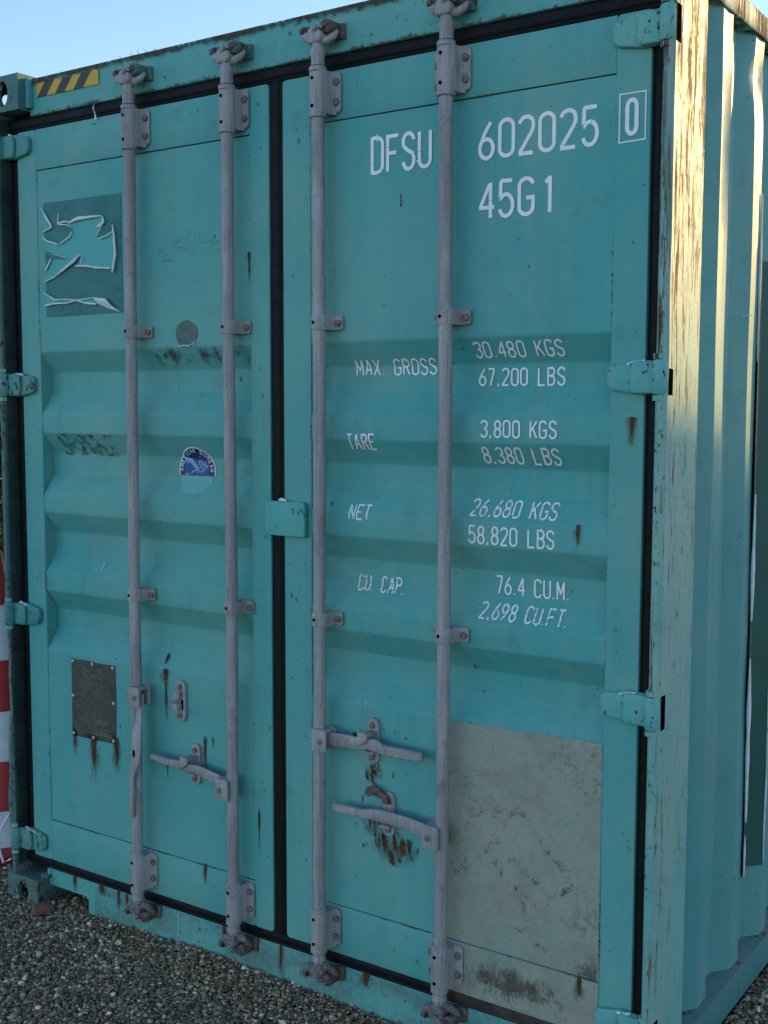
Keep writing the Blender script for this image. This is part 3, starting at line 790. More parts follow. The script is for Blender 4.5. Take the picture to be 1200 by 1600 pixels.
# ------- hinges
def hinge(side, zc, hh):
    door = DL if side == 'l' else DR; s = 1 if side == 'l' else -1; X = lambda a: a if side == 'l' else W - a
    m = MB()
    blade = [(.050, zc + hh), (.100, zc + hh * 1.02), (.125, zc + hh * .86), (.158, zc + hh * .72), (.168, zc + hh * .45), (.166, zc - hh * .45), (.154, zc - hh * .74), (.120, zc - hh * .86), (.095, zc - hh * 1.0), (.050, zc - hh)]
    m.prism([(X(a), b) for a, b in blade], 'y', -.0025, -.018, .005, 3)
    m.prism([(X(a), b) for a, b in [(.036, zc + hh * .96), (.098, zc + hh * .96), (.104, zc + hh * .5), (.104, zc - hh * .5), (.098, zc - hh * .96), (.036, zc - hh * .96)]], 'y', -.017, -.030, .006, 3)
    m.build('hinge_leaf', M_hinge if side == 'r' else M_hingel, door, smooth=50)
    k = MB()
    KX = .031 if side == 'l' else .024
    k.tube([(X(KX), -.034, zc - hh), (X(KX), -.034, zc - hh + .004), (X(KX), -.034, zc + hh - .004), (X(KX), -.034, zc + hh)], [.016, .019, .019, .016], 20)
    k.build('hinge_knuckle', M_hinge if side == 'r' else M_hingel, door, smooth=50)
    p = MB()
    for z in (zc + hh + .009, zc - hh - .009): p = MB(); p.tube([(X(KX), -.034, z - .006), (X(KX), -.034, z + .006)], .0165, 18); p.build('hinge_lug', M_post, box, smooth=50)
    d = MB()
    d.box(min(X(.0035), X(.0105)), max(X(.0035), X(.0105)), -.032, -.004, zc - hh - .002, zc + hh + .002)
    d.build('hinge_slot', M_dark, box)
    w = MB()                                                         # caulk and bird lime on the upper edge
    pa = .070; pts_ = []; rs_ = []
    for q in range(6): pts_.append((X(pa), -.016 - rnd.uniform(0, .006), zc + hh * (.99 - .04 * q) + rnd.uniform(-.001, .003))); rs_.append(rnd.uniform(.001, .0055)); pa += rnd.uniform(.005, .011)
    w.tube(pts_, rs_, 8)
    w.build('sealant_bead', M_curl, door, smooth=60)
for side in 'lr':
    for zc, hh in ((2.667, .040), (1.864, .040), (1.062, .040), (.246, .040)): hinge(side, zc, hh)

# plate that locks the right door over the left
m = MB(); m.prism(rrect(1.196, 1.345, 1.414, 1.516, .008, 4), 'y', -.006, -.022, .004, 3)
m.box(1.262, 1.335, -.0065, .0, 1.42, 1.51); m.build('overlap_plate', M_hinge, DR, smooth=50)
MB().tube([(1.243, -.012, 1.518), (1.250, -.012, 1.521), (1.262, -.012, 1.5195), (1.272, -.012, 1.518)], [.003, .005, .005, .003], 8).build('sealant_bead', M_curl, DR)

# ------------------------------------------------------------------ lettering (stroke font, laid on the corrugated surface)
def arc(cx, cz, rx, rz, a0, a1, n=10): return [(cx + rx * math.cos(R(a0 + (a1 - a0) * i / n)), cz + rz * math.sin(R(a0 + (a1 - a0) * i / n))) for i in range(n + 1)]
w = .42; r_ = w / 2; q_ = .20
O_ = arc(r_, 1 - q_, r_, q_, 90, 180) + arc(r_, q_, r_, q_, 180, 360, 16) + arc(r_, 1 - q_, r_, q_, 0, 90)
GL = {
 '0': [O_], 'O': [O_],
 '1': [[(.30, 1.0), (.30, 0)], [(.17, .83), (.29, .955)]],
 '2': [arc(r_, 1 - q_, r_, q_, 172, 0) + [(w, .70), (w * .86, .56), (w * .02, .02)], [(-.02, 0), (w, 0)]],
 '3': [arc(r_, .77, r_, .23, 165, -70) + arc(r_, .27, r_, .27, 75, -165)],
 '4': [[(w * .78, 0), (w * .78, 1)], [(w * .70, .95), (0, .30)], [(-.03, .30), (w * 1.08, .30)]],
 '5': [[(w * .95, 1), (.03, 1)], [(.05, 1.0), (.03, .54)], [(.03, .52)] + arc(r_, .31, r_, .31, 140, -160, 14)],
 '6': [[(w * .80, 1), (w * .35, .70), (.02, .40), (.0, .30)], arc(r_, .27, r_, .27, 150, 510, 22)],
 '7': [[(0, 1), (w, 1)], [(w * .97, .98), (w * .38, 0)]],
 '8': [arc(r_, .76, r_ * .88, .24, 0, 360, 18), arc(r_, .26, r_, .26, 0, 360, 18)],
 '9': [[(w * .20, 0), (w * .65, .30), (w * .98, .60), (w, .70)], arc(r_, .73, r_, .27, -30, -390, 22)],
 'D': [[(0, -.03), (0, 1.03)], [(.0, 1), (w * .42, 1)] + arc(w * .42, .80, w * .58, .20, 90, 0, 6) + arc(w * .42, .20, w * .58, .20, 0, -90, 6) + [(0, 0)]],
 'F': [[(0, 0), (0, 1), (w, 1)], [(0, .52), (w * .82, .52)]],
 'S': [arc(r_, .765, r_, .235, 10, 215, 14) + [(r_, .50)] + arc(r_, .245, r_, .255, 50, -170, 14)],
 'U': [[(0, 1), (0, q_)] + arc(r_, q_, r_, q_, 180, 360, 12) + [(w, 1)]],
 'G': [arc(r_, 1 - q_, r_, q_, 10, 180, 10) + arc(r_, q_, r_, q_, 180, 360, 12) + [(w, .46), (w * .5, .46)]],
 'C': [arc(r_, 1 - q_, r_, q_, 5, 180, 10) + arc(r_, q_, r_, q_, 180, 355, 12)],
 'M': [[(0, 0), (0, 1)], [(.02, .98), (w * .55, .30)], [(w * .55, .30), (w * 1.08, .98)], [(w * 1.1, 1), (w * 1.1, 0)]],
 'A': [[(0, 0), (w * .50, 1)], [(w * .54, 1), (w * 1.04, 0)], [(w * .17, .32), (w * .87, .32)]],
 'X': [[(0, 0), (w, 1)], [(0, 1), (w, 0)]],
 'R': [[(0, 0), (0, 1.03)], [(0, 1), (w * .5, 1)] + arc(w * .5, .76, w * .5, .24, 90, -90, 8) + [(0, .52)], [(w * .5, .52), (w, 0)]],
 'K': [[(0, 0), (0, 1)], [(w, 1), (.02, .42)], [(w * .36, .60), (w, 0)]],
 'L': [[(0, 1), (0, 0), (w * .95, 0)]],
 'B': [[(0, -.03), (0, 1.03)], [(0, 1), (w * .5, 1)] + arc(w * .5, .77, w * .46, .23, 90, -90, 8) + [(0, .54)], [(w * .5, .54)] + arc(w * .5, .27, w * .5, .27, 90, -90, 8) + [(0, 0)]],
 'I': [[(.21, 0), (.21, 1)]],
 'T': [[(0, 1), (w, 1)], [(r_, 1), (r_, 0)]],
 'E': [[(w, 1), (0, 1), (0, 0), (w, 0)], [(0, .52), (w * .8, .52)]],
 'N': [[(0, 0), (0, 1)], [(.02, .98), (w - .02, .02)], [(w, 0), (w, 1)]],
 'P': [[(0, 0), (0, 1.03)], [(0, 1), (w * .5, 1)] + arc(w * .5, .75, w * .5, .25, 90, -90, 8) + [(0, .50)]],
 '.': [[(.04, 0), (.04, .07)]], ',': [[(.06, .09), (.05, .0), (.01, -.07)]],
}
ADV = {'1': .32, '.': .12, ',': .13, ' ': .34, 'M': .46, 'A': .44}
def ribbon(m, pts, wd, f, crack=0.0):
    """stroke of width wd along 2D pts, mitred, cut into short pieces; f maps (x,z) to 3D"""
    P = [Vector(p) for p in pts]
    fine = []
    for a, b in zip(P, P[1:]):
        n = max(1, int((b - a).length / .007))
        fine += [a.lerp(b, i / n) for i in range(n)]
    fine.append(P[-1]); P = fine
    closed = (P[0] - P[-1]).length < 1e-4
    E = []
    for i, p in enumerate(P):
        a = P[i - 1] if i else (P[-2] if closed else None); b = P[i + 1] if i + 1 < len(P) else (P[1] if closed else None)
        d1 = (p - a).normalized() if a is not None else None; d2 = (b - p).normalized() if b is not None else None
        if d1 is None: d1 = d2
        if d2 is None: d2 = d1
        n1 = Vector((-d1.y, d1.x)); n2 = Vector((-d2.y, d2.x)); nn = n1 + n2
        nn = nn.normalized() if nn.length > .1 else n1
        k = 1 / max(.45, nn.dot(n1)); E.append(nn * (wd / 2 * k))
    ext = wd * .42
    for i in range(len(P) - 1):
        a, b = P[i].copy(), P[i + 1].copy(); d = (b - a).normalized()
        if not closed and i == 0: a -= d * ext * .0
        if crack and rnd.random() < crack: b = a.lerp(b, .86)
        vs = [f(*(a + E[i])), f(*(b + E[i + 1])), f(*(b - E[i + 1])), f(*(a - E[i]))]
        m.add(vs, [(0, 1, 2, 3)])
def on_door(off): return lambda x, z: (x, ysurf(z) - off, z)
def marking(s, x0, x1, z0, h, wd, mat, crack=0.0, off=.0016, dz=0.0):
    adv = [ADV.get(c, .42) for c in s]; gap = .20
    tot = sum(adv) + gap * (len(s) - 1); kx = (x1 - x0 - wd) / tot; kz = h - wd
    x = x0 + wd / 2
    for i, (c, a) in enumerate(zip(s, adv)):
        jx, jz = rnd.uniform(-.0006, .0006), rnd.uniform(-.0006, .0006); zb = z0 + wd / 2
        if c in GL:
            m = MB()
            for k, st in enumerate(GL[c]):
                ribbon(m, [(x + px * kx + jx, zb + pz * kz + jz) for px, pz in st], wd, on_door(off + .00022 * k), crack)
            m.build('letter' if c.isalpha() else 'digit' if c.isdigit() else 'full_stop' if c == '.' else 'comma', mat, DR, smooth=0)
        x += (a + gap) * kx
marking('DFSU', 1.564, 1.760, 2.420, .102, .0100, M_white, .05)
marking('602025', 1.900, 2.234, 2.420, .099, .0100, M_white, .05)
marking('0', 2.301, 2.335, 2.432, .088, .0105, M_white, .05, off=.0042)
bxm = MB(); f_ = on_door(.0040)
for a in ([(2.287, 2.419), (2.352, 2.421), (2.352, 2.531), (2.287, 2.531), (2.287, 2.419)],): ribbon(bxm, a, .0034, f_)
bxm.build('check_digit_frame', M_white, DR, smooth=0)
marking('45G1', 1.902, 2.112, 2.270, .098, .0100, M_white, .05)
S_ = .0050
marking('MAX. GROSS', 1.482, 1.752, 1.879, .046, S_, M_white)
marking('30.480 KGS', 1.880, 2.139, 1.920, .043, S_, M_white)
marking('67,200 LBS', 1.881, 2.133, 1.847, .048, S_, M_white)
marking('TARE', 1.480, 1.577, 1.671, .047, S_, M_white)
marking('3,800 KGS', 1.913, 2.134, 1.713, .047, S_, M_white)
marking('8,380 LBS', 1.908, 2.135, 1.644, .046, S_, M_white)
marking('NET', 1.488, 1.562, 1.475, .044, S_, M_worn)
marking('26,680 KGS', 1.877, 2.132, 1.505, .046, S_, M_worn)
marking('58,820 LBS', 1.880, 2.133, 1.433, .050, S_, M_white)
marking('CU. CAP.', 1.492, 1.654, 1.268, .047, S_, M_worn)
marking('76.4 CU.M.', 1.940, 2.155, 1.297, .051, S_, M_white)
marking('2,698 CU.FT.', 1.906, 2.165, 1.233, .044, S_, M_worn)

# ------------------------------------------------------------------ left door: sticker remains, emblem, data plate
def film(pts, y, mat, parent, name, f=None, n=None):
    """flat film with an outline, triangulated"""
    tris = tessellate_polygon([[Vector((p[0], p[1], 0)) for p in pts]])
    return MB().add([(p[0], y, p[1]) for p in pts], tris).build(name, mat, parent, smooth=0)
film([(.218, 2.470), (.590, 2.469), (.592, 2.092), (.224, 2.091)], -.0020, M_ghost, DL, 'sticker_ghost')
for p in ([(.299, 2.396), (.362, 2.396), (.436, 2.403), (.505, 2.403), (.512, 2.378), (.479, 2.34), (.499, 2.33), (.555, 2.349), (.562, 2.252), (.548, 2.234), (.383, 2.253), (.404, 2.288), (.358, 2.26), (.319, 2.24), (.220, 2.207), (.221, 2.357), (.242, 2.344), (.301, 2.327), (.361, 2.357), (.366, 2.374)],
          [(.217, 2.453), (.265, 2.387), (.219, 2.373)], [(.222, 2.172), (.274, 2.147), (.379, 2.145), (.461, 2.144), (.477, 2.126), (.379, 2.134), (.269, 2.133), (.225, 2.129)]):
    film(p, -.0026, M_bare, DL, 'peeled_area')
film([(.223, 2.312), (.262, 2.303), (.337, 2.276), (.261, 2.281), (.229, 2.243)], -.0031, M_ghost, DL, 'sticker_ghost')
def curl(pts, wds, lift=.010, parent=DL, mat=None):
    """rolled-up torn vinyl: thin half pipe standing off the door"""
    P = [Vector((a, -.004, b)) for a, b in pts]; sub = []; ws = []
    for i in range(len(P) - 1):
        n = 5
        for k in range(n): t = k / n; sub.append(P[i].lerp(P[i + 1], t)); ws.append(wds[i] + (wds[i + 1] - wds[i]) * t)
    sub.append(P[-1]); ws.append(wds[-1])
    m = MB(); vs = []; fs = []; nn = 7
    for i, p in enumerate(sub):
        d = (sub[min(i + 1, len(sub) - 1)] - sub[max(i - 1, 0)]).normalized(); a = d.cross(Vector((0, -1, 0))).normalized()
        wv = ws[i] * (1 + .25 * noise.noise((p.x * 60, p.z * 60, 1)))
        for k in range(nn):
            t = -.4 + (math.pi + .9) * k / (nn - 1)
            vs.append(p + a * wv * math.cos(t) + Vector((0, -1, 0)) * (wv * .8 * math.sin(t) + .002 + lift * .25 * (1 + noise.noise((p.x * 25, p.z * 25, 7)))))
    for i in range(len(sub) - 1):
        for k in range(nn - 1): fs.append((i * nn + k, i * nn + k + 1, (i + 1) * nn + k + 1, (i + 1) * nn + k))
    m.add(vs, fs)
    o = m.build('vinyl_curl', mat or M_curl, parent, smooth=60)
    md = o.modifiers.new('thick', 'SOLIDIFY'); md.thickness = .0006
    return o
for pts, ws in [([(.216, 2.453), (.243, 2.418), (.265, 2.387)], [.0015, .004, .003]), ([(.265, 2.387), (.219, 2.373)], [.003, .002]),
    ([(.300, 2.429), (.297, 2.396)], [.001, .0028]), ([(.297, 2.396), (.329, 2.400), (.358, 2.396)], [.004, .0035, .002]), ([(.300, 2.393), (.340, 2.388), (.362, 2.380)], [.0025, .002, .001]),
    ([(.352, 2.394), (.395, 2.404), (.436, 2.404), (.509, 2.404)], [.003, .0075, .005, .0028]), ([(.511, 2.401), (.517, 2.383), (.488, 2.370)], [.0025, .0045, .005]), ([(.512, 2.378), (.481, 2.342)], [.002, .001]),
    ([(.495, 2.331), (.531, 2.339), (.555, 2.349)], [.002, .0025, .0025]), ([(.558, 2.371), (.564, 2.328), (.569, 2.274), (.554, 2.221)], [.0025, .0045, .005, .0055]),
    ([(.382, 2.252), (.428, 2.249), (.480, 2.240), (.548, 2.234)], [.003, .0035, .003, .003]), ([(.218, 2.357), (.242, 2.343), (.299, 2.327)], [.002, .0028, .0028]), ([(.303, 2.328), (.352, 2.347), (.365, 2.364)], [.0025, .003, .002]),
    ([(.227, 2.242), (.259, 2.284)], [.0025, .003]), ([(.220, 2.207), (.276, 2.223), (.319, 2.243), (.366, 2.265), (.402, 2.288)], [.0015, .0025, .004, .006, .001]),
    ([(.220, 2.172), (.274, 2.147), (.320, 2.146), (.379, 2.141), (.424, 2.129), (.477, 2.123)], [.002, .0025, .002, .002, .0035, .003]), ([(.223, 2.129), (.269, 2.134), (.333, 2.133), (.387, 2.140), (.461, 2.144)], [.004, .003, .0025, .002, .002]),
    ([(.399, 2.252), (.410, 2.271), (.406, 2.288)], [.001, .0012, .0005]), ([(.262, 2.300), (.337, 2.280)], [.001, .001])]:
    curl(pts, ws)
m = MB(); m.add([(.461, -.010, 2.146), (.526, -.016, 2.138), (.549, -.014, 2.117), (.584, -.004, 2.094), (.535, -.006, 2.106), (.485, -.008, 2.123), (.505, -.015, 2.132)], [(0, 1, 6), (1, 2, 6), (2, 5, 6), (2, 3, 4), (2, 4, 5), (5, 0, 6)])
o = m.build('vinyl_curl', M_curl, DL, smooth=0); o.modifiers.new('thick', 'SOLIDIFY').thickness = .0006

def blob(name, cx, cz, rx, rz, mat, parent, off, wob=.06, seed=0, half=None, n=28):
    """oval film following the ribs"""
    vs = []; fs = []; rings = 9
    vs.append((cx, ysurf(cz) - off, cz))
    for k in range(1, rings + 1):
        for i in range(n):
            t = 2 * math.pi * i / n; q = k / rings * (1 + wob * noise.noise((math.cos(t) * 2, math.sin(t) * 2, seed)))
            x, z = cx + rx * q * math.cos(t), cz + rz * q * math.sin(t)
            if half is not None: z = max(z, half + .003 * noise.noise((x * 90, 1, seed)))
            vs.append((x, ysurf(z) - off, z))
    for i in range(n): fs.append((0, 1 + i, 1 + (i + 1) % n))
    for k in range(rings - 1):
        for i in range(n):
            a = 1 + k * n; b = a + n; j = (i + 1) % n; fs.append((a + i, b + i, b + j, a + j))
    return MB().add(vs, fs).build(name, mat, parent, smooth=0)
blob('sticker_ghost', .869, 2.016, .046, .040, mk_plain('grey_residue', (.13, .19, .165), (.085, .14, .125), 60, .7), DL, .0018, .1, 3)
curl([(.838, 1.977), (.862, 1.980), (.884, 1.977), (.902, 1.985)], [.001, .002, .002, .0012]); curl([(.900, 1.978), (.910, 1.994)], [.001, .0012])
# round emblem: lower part torn away
EX, EZ, ERX, ERZ, CUT = .865, 1.588, .078, .078, 1.575
blob('emblem_residue', EX, EZ - .004, ERX * .95, ERZ * .88, M_cyan, DL, .0012, .02, 1)
blob('emblem', EX, EZ, ERX, ERZ, M_white, DL, .0020, .0, 1, CUT)
blob('emblem', EX, EZ, ERX * .945, ERZ * .945, M_navy, DL, .0027, .0, 1, CUT)
m = MB(); f_ = on_door(.0034)
bw = .052                                     # blue square in the middle
zz_ = [CUT + .001 + (.046) * i / 8 for i in range(9)]
for a, b in zip(zz_, zz_[1:]): m.add([f_(EX - bw, a), f_(EX + bw, a), f_(EX + bw, b), f_(EX - bw, b)], [(0, 1, 2, 3)])
m.build('emblem', M_blue, DL, smooth=0)
m = MB(); f_ = on_door(.0041)                  # eagle in pale blue strokes
for st, wd in [([(-.046, .040), (-.036, .046), (-.020, .042), (-.010, .030), (.002, .014), (.006, .008)], .010), ([(-.040, .034), (-.028, .036), (-.016, .026), (-.004, .012)], .004),
               ([(.012, .044), (.010, .030), (.016, .018), (.026, .012)], .004), ([(.018, .044), (.018, .030), (.024, .022)], .0035), ([(.026, .040), (.024, .030), (.032, .022)], .0035), ([(.034, .034), (.030, .028), (.042, .022)], .004),
               ([(.046, .024), (.036, .016), (.026, .004), (.016, -.004)], .004), ([(-.022, -.004), (-.010, .004), (.004, .006), (.014, .002), (.022, -.006)], .004), ([(.002, -.006), (.008, .000)], .003), ([(-.050, -.009), (-.030, -.010)], .004)]:
    ribbon(m, [(EX + a * 1.05, 1.587 + b * .85) for a, b in st], wd, f_)
m.build('emblem_bird', M_lblue, DL, smooth=0)
m = MB(); txt = 'AMERICAN BUREAU'; f_ = on_door(.0041)
for i, c in enumerate(txt):
    a = R(176 - 172 * i / (len(txt) - 1)); rr_ = .0595; hh = .0120; wk = .0125
    cx, cz = EX + rr_ * math.cos(a), EZ + rr_ * math.sin(a); ux, uz = math.sin(a), -math.cos(a); vx, vz = math.cos(a), math.sin(a)
    for st in GL.get(c, []):
        ribbon(m, [(cx + ux * (p - .21) * wk * 1.3 + vx * q * hh, cz + uz * (p - .21) * wk * 1.3 + vz * q * hh) for p, q in st], .0021, f_)
m.build('emblem_lettering', M_white, DL, smooth=0)

# data plate
m = MB(); m.prism([(.310, .930), (.345, .9285), (.395, .930), (.450, .927), (.524, .929), (.526, .80), (.520, .663), (.420, .660), (.307, .659), (.309, .80)], 'y', -.0005, -.0030, .0008, 1)
pl = m.build('data_plate', M_plate, DL); pl['label'] = 'grey brown metal data plate riveted to the left door'
m = MB()
for row in range(24):
    z = .905 - row * .0097
    x = .335 + (.03 if row < 4 else rnd.uniform(-.012, .01)); xe = .50 - (.03 if row < 4 else rnd.uniform(0, .05))
    while x < xe:
        ln = rnd.uniform(.006, .026); hz = .0022 if row > 3 else .0034
        if rnd.random() < .82: m.box(x, min(x + ln, xe), -.0036, -.0029, z - hz, z + hz)
        x += ln + rnd.uniform(.003, .009)
m.box(.425, .505, -.0037, -.0029, .676, .690); m.box(.42, .49, -.0037, -.0029, .715, .735)
m.build('plate_relief', M_plateink, DL, smooth=0)['kind'] = 'stuff'
for x, z in ((.318, .921), (.414, .921), (.514, .920), (.316, .800), (.516, .800), (.315, .668), (.414, .667), (.512, .671)):
    MB().tube([(x, -.0028, z), (x, -.0048, z), (x, -.0060, z)], [.0062, .0055, .0025], 12).build('rivet', M_alu, DL, smooth=60)

# hazard tape on the header
m = MB(); y_ = -.0035; xa, xb, za, zb = .200, .500, 2.819, 2.866
m.add([(xa, y_, za), (xb, y_, za), (xb, y_, zb), (xa, y_, zb)], [(0, 1, 2, 3)], 0)
sl = .040
for k in range(4):
    x = xa + .004 + k * .0885
    pts = [(x, za), (x + .046, za), (x + .046 + sl, zb), (x + sl, zb)]
    pts = [(min(max(a, xa), xb), b) for a, b in pts]
    if pts[1][0] > xb - .001: continue
    if pts[2][0] >= xb: pts = [(x, za), (x + .046, za), (xb, za + (zb - za) * (xb - x - .046) / sl), (xb, zb), (min(x + sl, xb), zb)]
    m.add([(a, y_ - .0006, b) for a, b in pts], [tuple(range(len(pts)))], 1)
m.build('hazard_tape', [M_yellow, M_black], box, smooth=0)

# ------------------------------------------------------------------ worn patch, stains, chips
film([(1.816 + .457 * i / 90, .945 + .012 * (i / 90) + .004 * noise.noise((i * .11, 1, 1)) + .0035 * noise.noise((i * .9, 2, 1))) for i in range(91)] + [(2.274, .3365), (1.816, .3365)], -.0016, M_patch, DR, 'worn_patch')
film([(1.812, .3318), (2.2745, .3318), (2.2745, .1885), (1.812, .1885)], -.0028, M_patch, DR, 'worn_patch')

def stain(parent, x0, x1, z0, z1, fn, mat, off=.0030, step=.006, name='rust_stain', y=None):
    nx = max(3, int((x1 - x0) / step)); nz = max(3, int((z1 - z0) / step)); vs = []; al = []; fs = []
    for j in range(nz + 1):
        for i in range(nx + 1):
            x = x0 + (x1 - x0) * i / nx; z = z0 + (z1 - z0) * j / nz
            vs.append((x, (ysurf(z) if y is None else y) - off, z)); al.append(max(0., min(1., fn(x, z))))
    for j in range(nz):
        for i in range(nx): a = j * (nx + 1) + i; fs.append((a, a + 1, a + nx + 2, a + nx + 1))
    o = MB().add(vs, fs).build(name, mat, parent, smooth=0)
    at = o.data.attributes.new('a', 'FLOAT', 'POINT'); at.data.foreach_set('value', al)
    return o
def streak(parent, x, ztop, length, wtop, mat=None, head=.012, wash=True, y=None, off=.0030):
    """blister at the top with a run below it"""
    def fn(px, pz):
        d = ztop - pz
        if d < 0: return 1.1 * math.exp(-((px - x) / wtop) ** 2 - (d / head) ** 2)
        ww = wtop * (1 - .65 * min(1, d / length)); return 1.1 * math.exp(-((px - x) / ww) ** 2) * max(0, 1 - d / length) ** .6
    stain(parent, x - wtop * 2.5, x + wtop * 2.5, ztop - length, ztop + head * 2, fn, mat or M_rust, off, .003, 'rust_streak', y)
    if wash:
        def fw(px, pz):
            d = ztop - pz
            return .8 * math.exp(-((px - x) / (wtop * 1.9)) ** 2) * max(0, 1 - abs(d - length * .4) / (length * .9))
        stain(parent, x - wtop * 4.5, x + wtop * 4.5, ztop - length * 1.3, ztop + head, fw, M_rustsoft, off - .0005, .004, 'rust_wash', y)
streak(DL, .320, .662, .060, .007); streak(DL, .414, .655, .130, .012); streak(DL, .524, .672, .100, .012)
streak(DL, .760, .944, .045, .011, head=.006); streak(DL, .760, .90, .125, .0035); streak(DL, .748, .985, .03, .008, head=.008, wash=False)
streak(DL, .928, .742, .10, .004); streak(DL, .961, .751, .03, .003, wash=False); streak(DL, .762, .650, .09, .004, wash=False); streak(DL, .924, .330, .06, .005, off=.0040); streak(DL, .905, .64, .05, .004)
streak(DR, 2.196, 1.496, .055, .0055, head=.006); streak(DR, 2.223, .325, .06, .007, off=.0034)
streak(DL, 1.128, 2.235, .10, .006, wash=False, off=.0040); streak(DL, 1.150, .55, .16, .004, wash=False, off=.0040)
streak(DR, 1.300, 1.405, .14, .006, off=.0042); streak(DR, 2.335, 1.81, .12, .007, off=.0042)
# burst of rust under the two right-hand keepers
def burst(cx, cz, rx, rz, seed):
    def fn(x, z):
        d = ((x - cx) / rx) ** 2 + ((z - cz) / rz) ** 2
        nn = .30 + 1.0 * noise.noise((x * 105 + z * 18, z * 24, seed)) + .5 * noise.noise((x * 230, z * 80, seed))
        return max(0, 1 - d) ** .7 * nn * 1.35
    stain(DR, cx - rx, cx + rx, cz - rz, cz + rz, fn, M_rust, .0028, .0016)
    stain(DR, cx - rx, cx + rx, cz - rz, cz + rz, lambda x, z: .55 * max(0, 1 - ((x - cx) / rx) ** 2 - ((z - cz) / rz) ** 2), M_rustsoft, .0022, .006, 'rust_wash')
burst(1.578, .755, .036, .042, 1); burst(1.650, .548, .090, .060, 2); burst(1.590, .600, .055, .050, 3); burst(1.53, .845, .04, .03, 4)
# smears, grime along seams
stain(DL, .22, .55, 1.625, 1.698, lambda x, z: (.45 + .5 * noise.noise((x * 30, z * 60, 5))) * min(1, (x - .22) / .04, (.55 - x) / .06), M_dirt, .0016, .006, 'dirt_smear')
stain(DL, .72, 1.10, 1.90, 2.0, lambda x, z: (.55 + .6 * noise.noise((x * 40, z * 9, 8))) * max(0, 1 - abs(z - 1.95) / .05), M_dirt, .0016, .006, 'dirt_smear')
stain(DR, 1.86, 2.18, .18, .33, lambda x, z: 1.15 * math.exp(-((x - 2.03) / .16) ** 2 - ((z - .255) / .05) ** 2) * (.75 + .5 * noise.noise((x * 25, z * 25, 2))), M_brown, .0034, .006, 'brown_smear')
stain(DR, 2.14, 2.27, .335, .45, lambda x, z: .9 * math.exp(-((x - 2.255) / .06) ** 2 - ((z - .34) / .05) ** 2), M_brown, .0022, .006, 'brown_smear')
def scrib(x, z):
    a = 0
    Q = [(2.035, .745), (2.205, .570), (2.075, .462), (1.950, .605)]
    for i in range(4):
        (ax, az), (bx_, bz) = Q[i], Q[(i + 1) % 4]; t = max(0, min(1, ((x - ax) * (bx_ - ax) + (z - az) * (bz - az)) / ((bx_ - ax) ** 2 + (bz - az) ** 2)))
        d = math.hypot(x - ax - t * (bx_ - ax), z - az - t * (bz - az)); a = max(a, .70 * math.exp(-(d / .016) ** 2) * (.8 + .9 * noise.noise((x * 14, z * 14, 9))))
    for cx, cz, rx, rz, an in ((2.09, .555, .07, .014, -.5), (2.05, .52, .08, .016, -.4), (2.02, .595, .03, .02, 0), (2.06, .42, .07, .016, .1), (1.97, .64, .03, .03, .4), (2.10, .385, .05, .012, 0)):
        dx, dz = x - cx, z - cz; u = dx * math.cos(an) + dz * math.sin(an); v = -dx * math.sin(an) + dz * math.cos(an)
        a = max(a, .66 * math.exp(-(u / rx) ** 2 - (v / rz) ** 2))
    return a * (.75 + .7 * noise.noise((x * 60, z * 60, 4)))
stain(DR, 1.88, 2.25, .35, .80, scrib, mk_stain('scuff', (.07, .07, .058), (.11, .105, .085), 190, .45, .95, stretch=(1, 1, 1)), .0022, .005, 'scuff_marks')
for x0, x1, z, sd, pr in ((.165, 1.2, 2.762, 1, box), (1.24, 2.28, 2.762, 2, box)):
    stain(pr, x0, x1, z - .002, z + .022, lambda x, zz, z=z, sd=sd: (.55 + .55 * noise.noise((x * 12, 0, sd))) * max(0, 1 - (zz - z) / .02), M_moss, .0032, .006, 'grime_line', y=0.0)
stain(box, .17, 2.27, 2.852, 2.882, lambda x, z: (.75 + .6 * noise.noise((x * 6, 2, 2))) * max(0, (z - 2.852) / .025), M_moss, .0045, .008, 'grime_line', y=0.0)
for x, ln, w_ in ((.30, .05, .012), (.52, .06, .01), (.56, .05, .008), (1.0, .05, .012), (1.04, .07, .006), (1.23, .09, .01), (1.55, .04, .02), (.44, .03, .02), (.70, .04, .015)):
    streak(box, x, .146, ln, w_ * .6, M_rust, y=.001, off=.0022)
for x, z, ln, w_ in ((.73, .12, .07, .0025), (.80, .13, .09, .004), (.835, .12, .05, .002), (.55, .10, .05, .002), (.60, .11, .06, .002), (1.15, .13, .06, .003), (1.30, .10, .07, .003), (1.76, .12, .06, .002)):
    streak(box, x, z, ln, w_, M_chalk, wash=False, y=.001, off=.0030)
for x, z, ln, w_, dr in ((1.335, 1.32, .05, .004, DR), (1.325, 1.10, .03, .003, DR), (.455, 1.255, .05, .003, DL), (1.55, .955, .02, .003, DR)):
    streak(dr, x, z, ln, w_, M_chalk, wash=False, off=.0042)
# faint scratch writing left of the second bar
m = MB(); f_ = on_door(.0008)
for k in range(26):
    x = .74 + rnd.random() * .30; z = 2.24 + rnd.random() * .07; a = rnd.choice((0, 0, 90, 90, 60)); l_ = rnd.uniform(.012, .045)
    ribbon(m, [(x, z), (x + l_ * math.cos(R(a)), z + l_ * math.sin(R(a)))], .0011, f_)
m.build('scratches', M_ghost, DL, smooth=0)['kind'] = 'stuff'
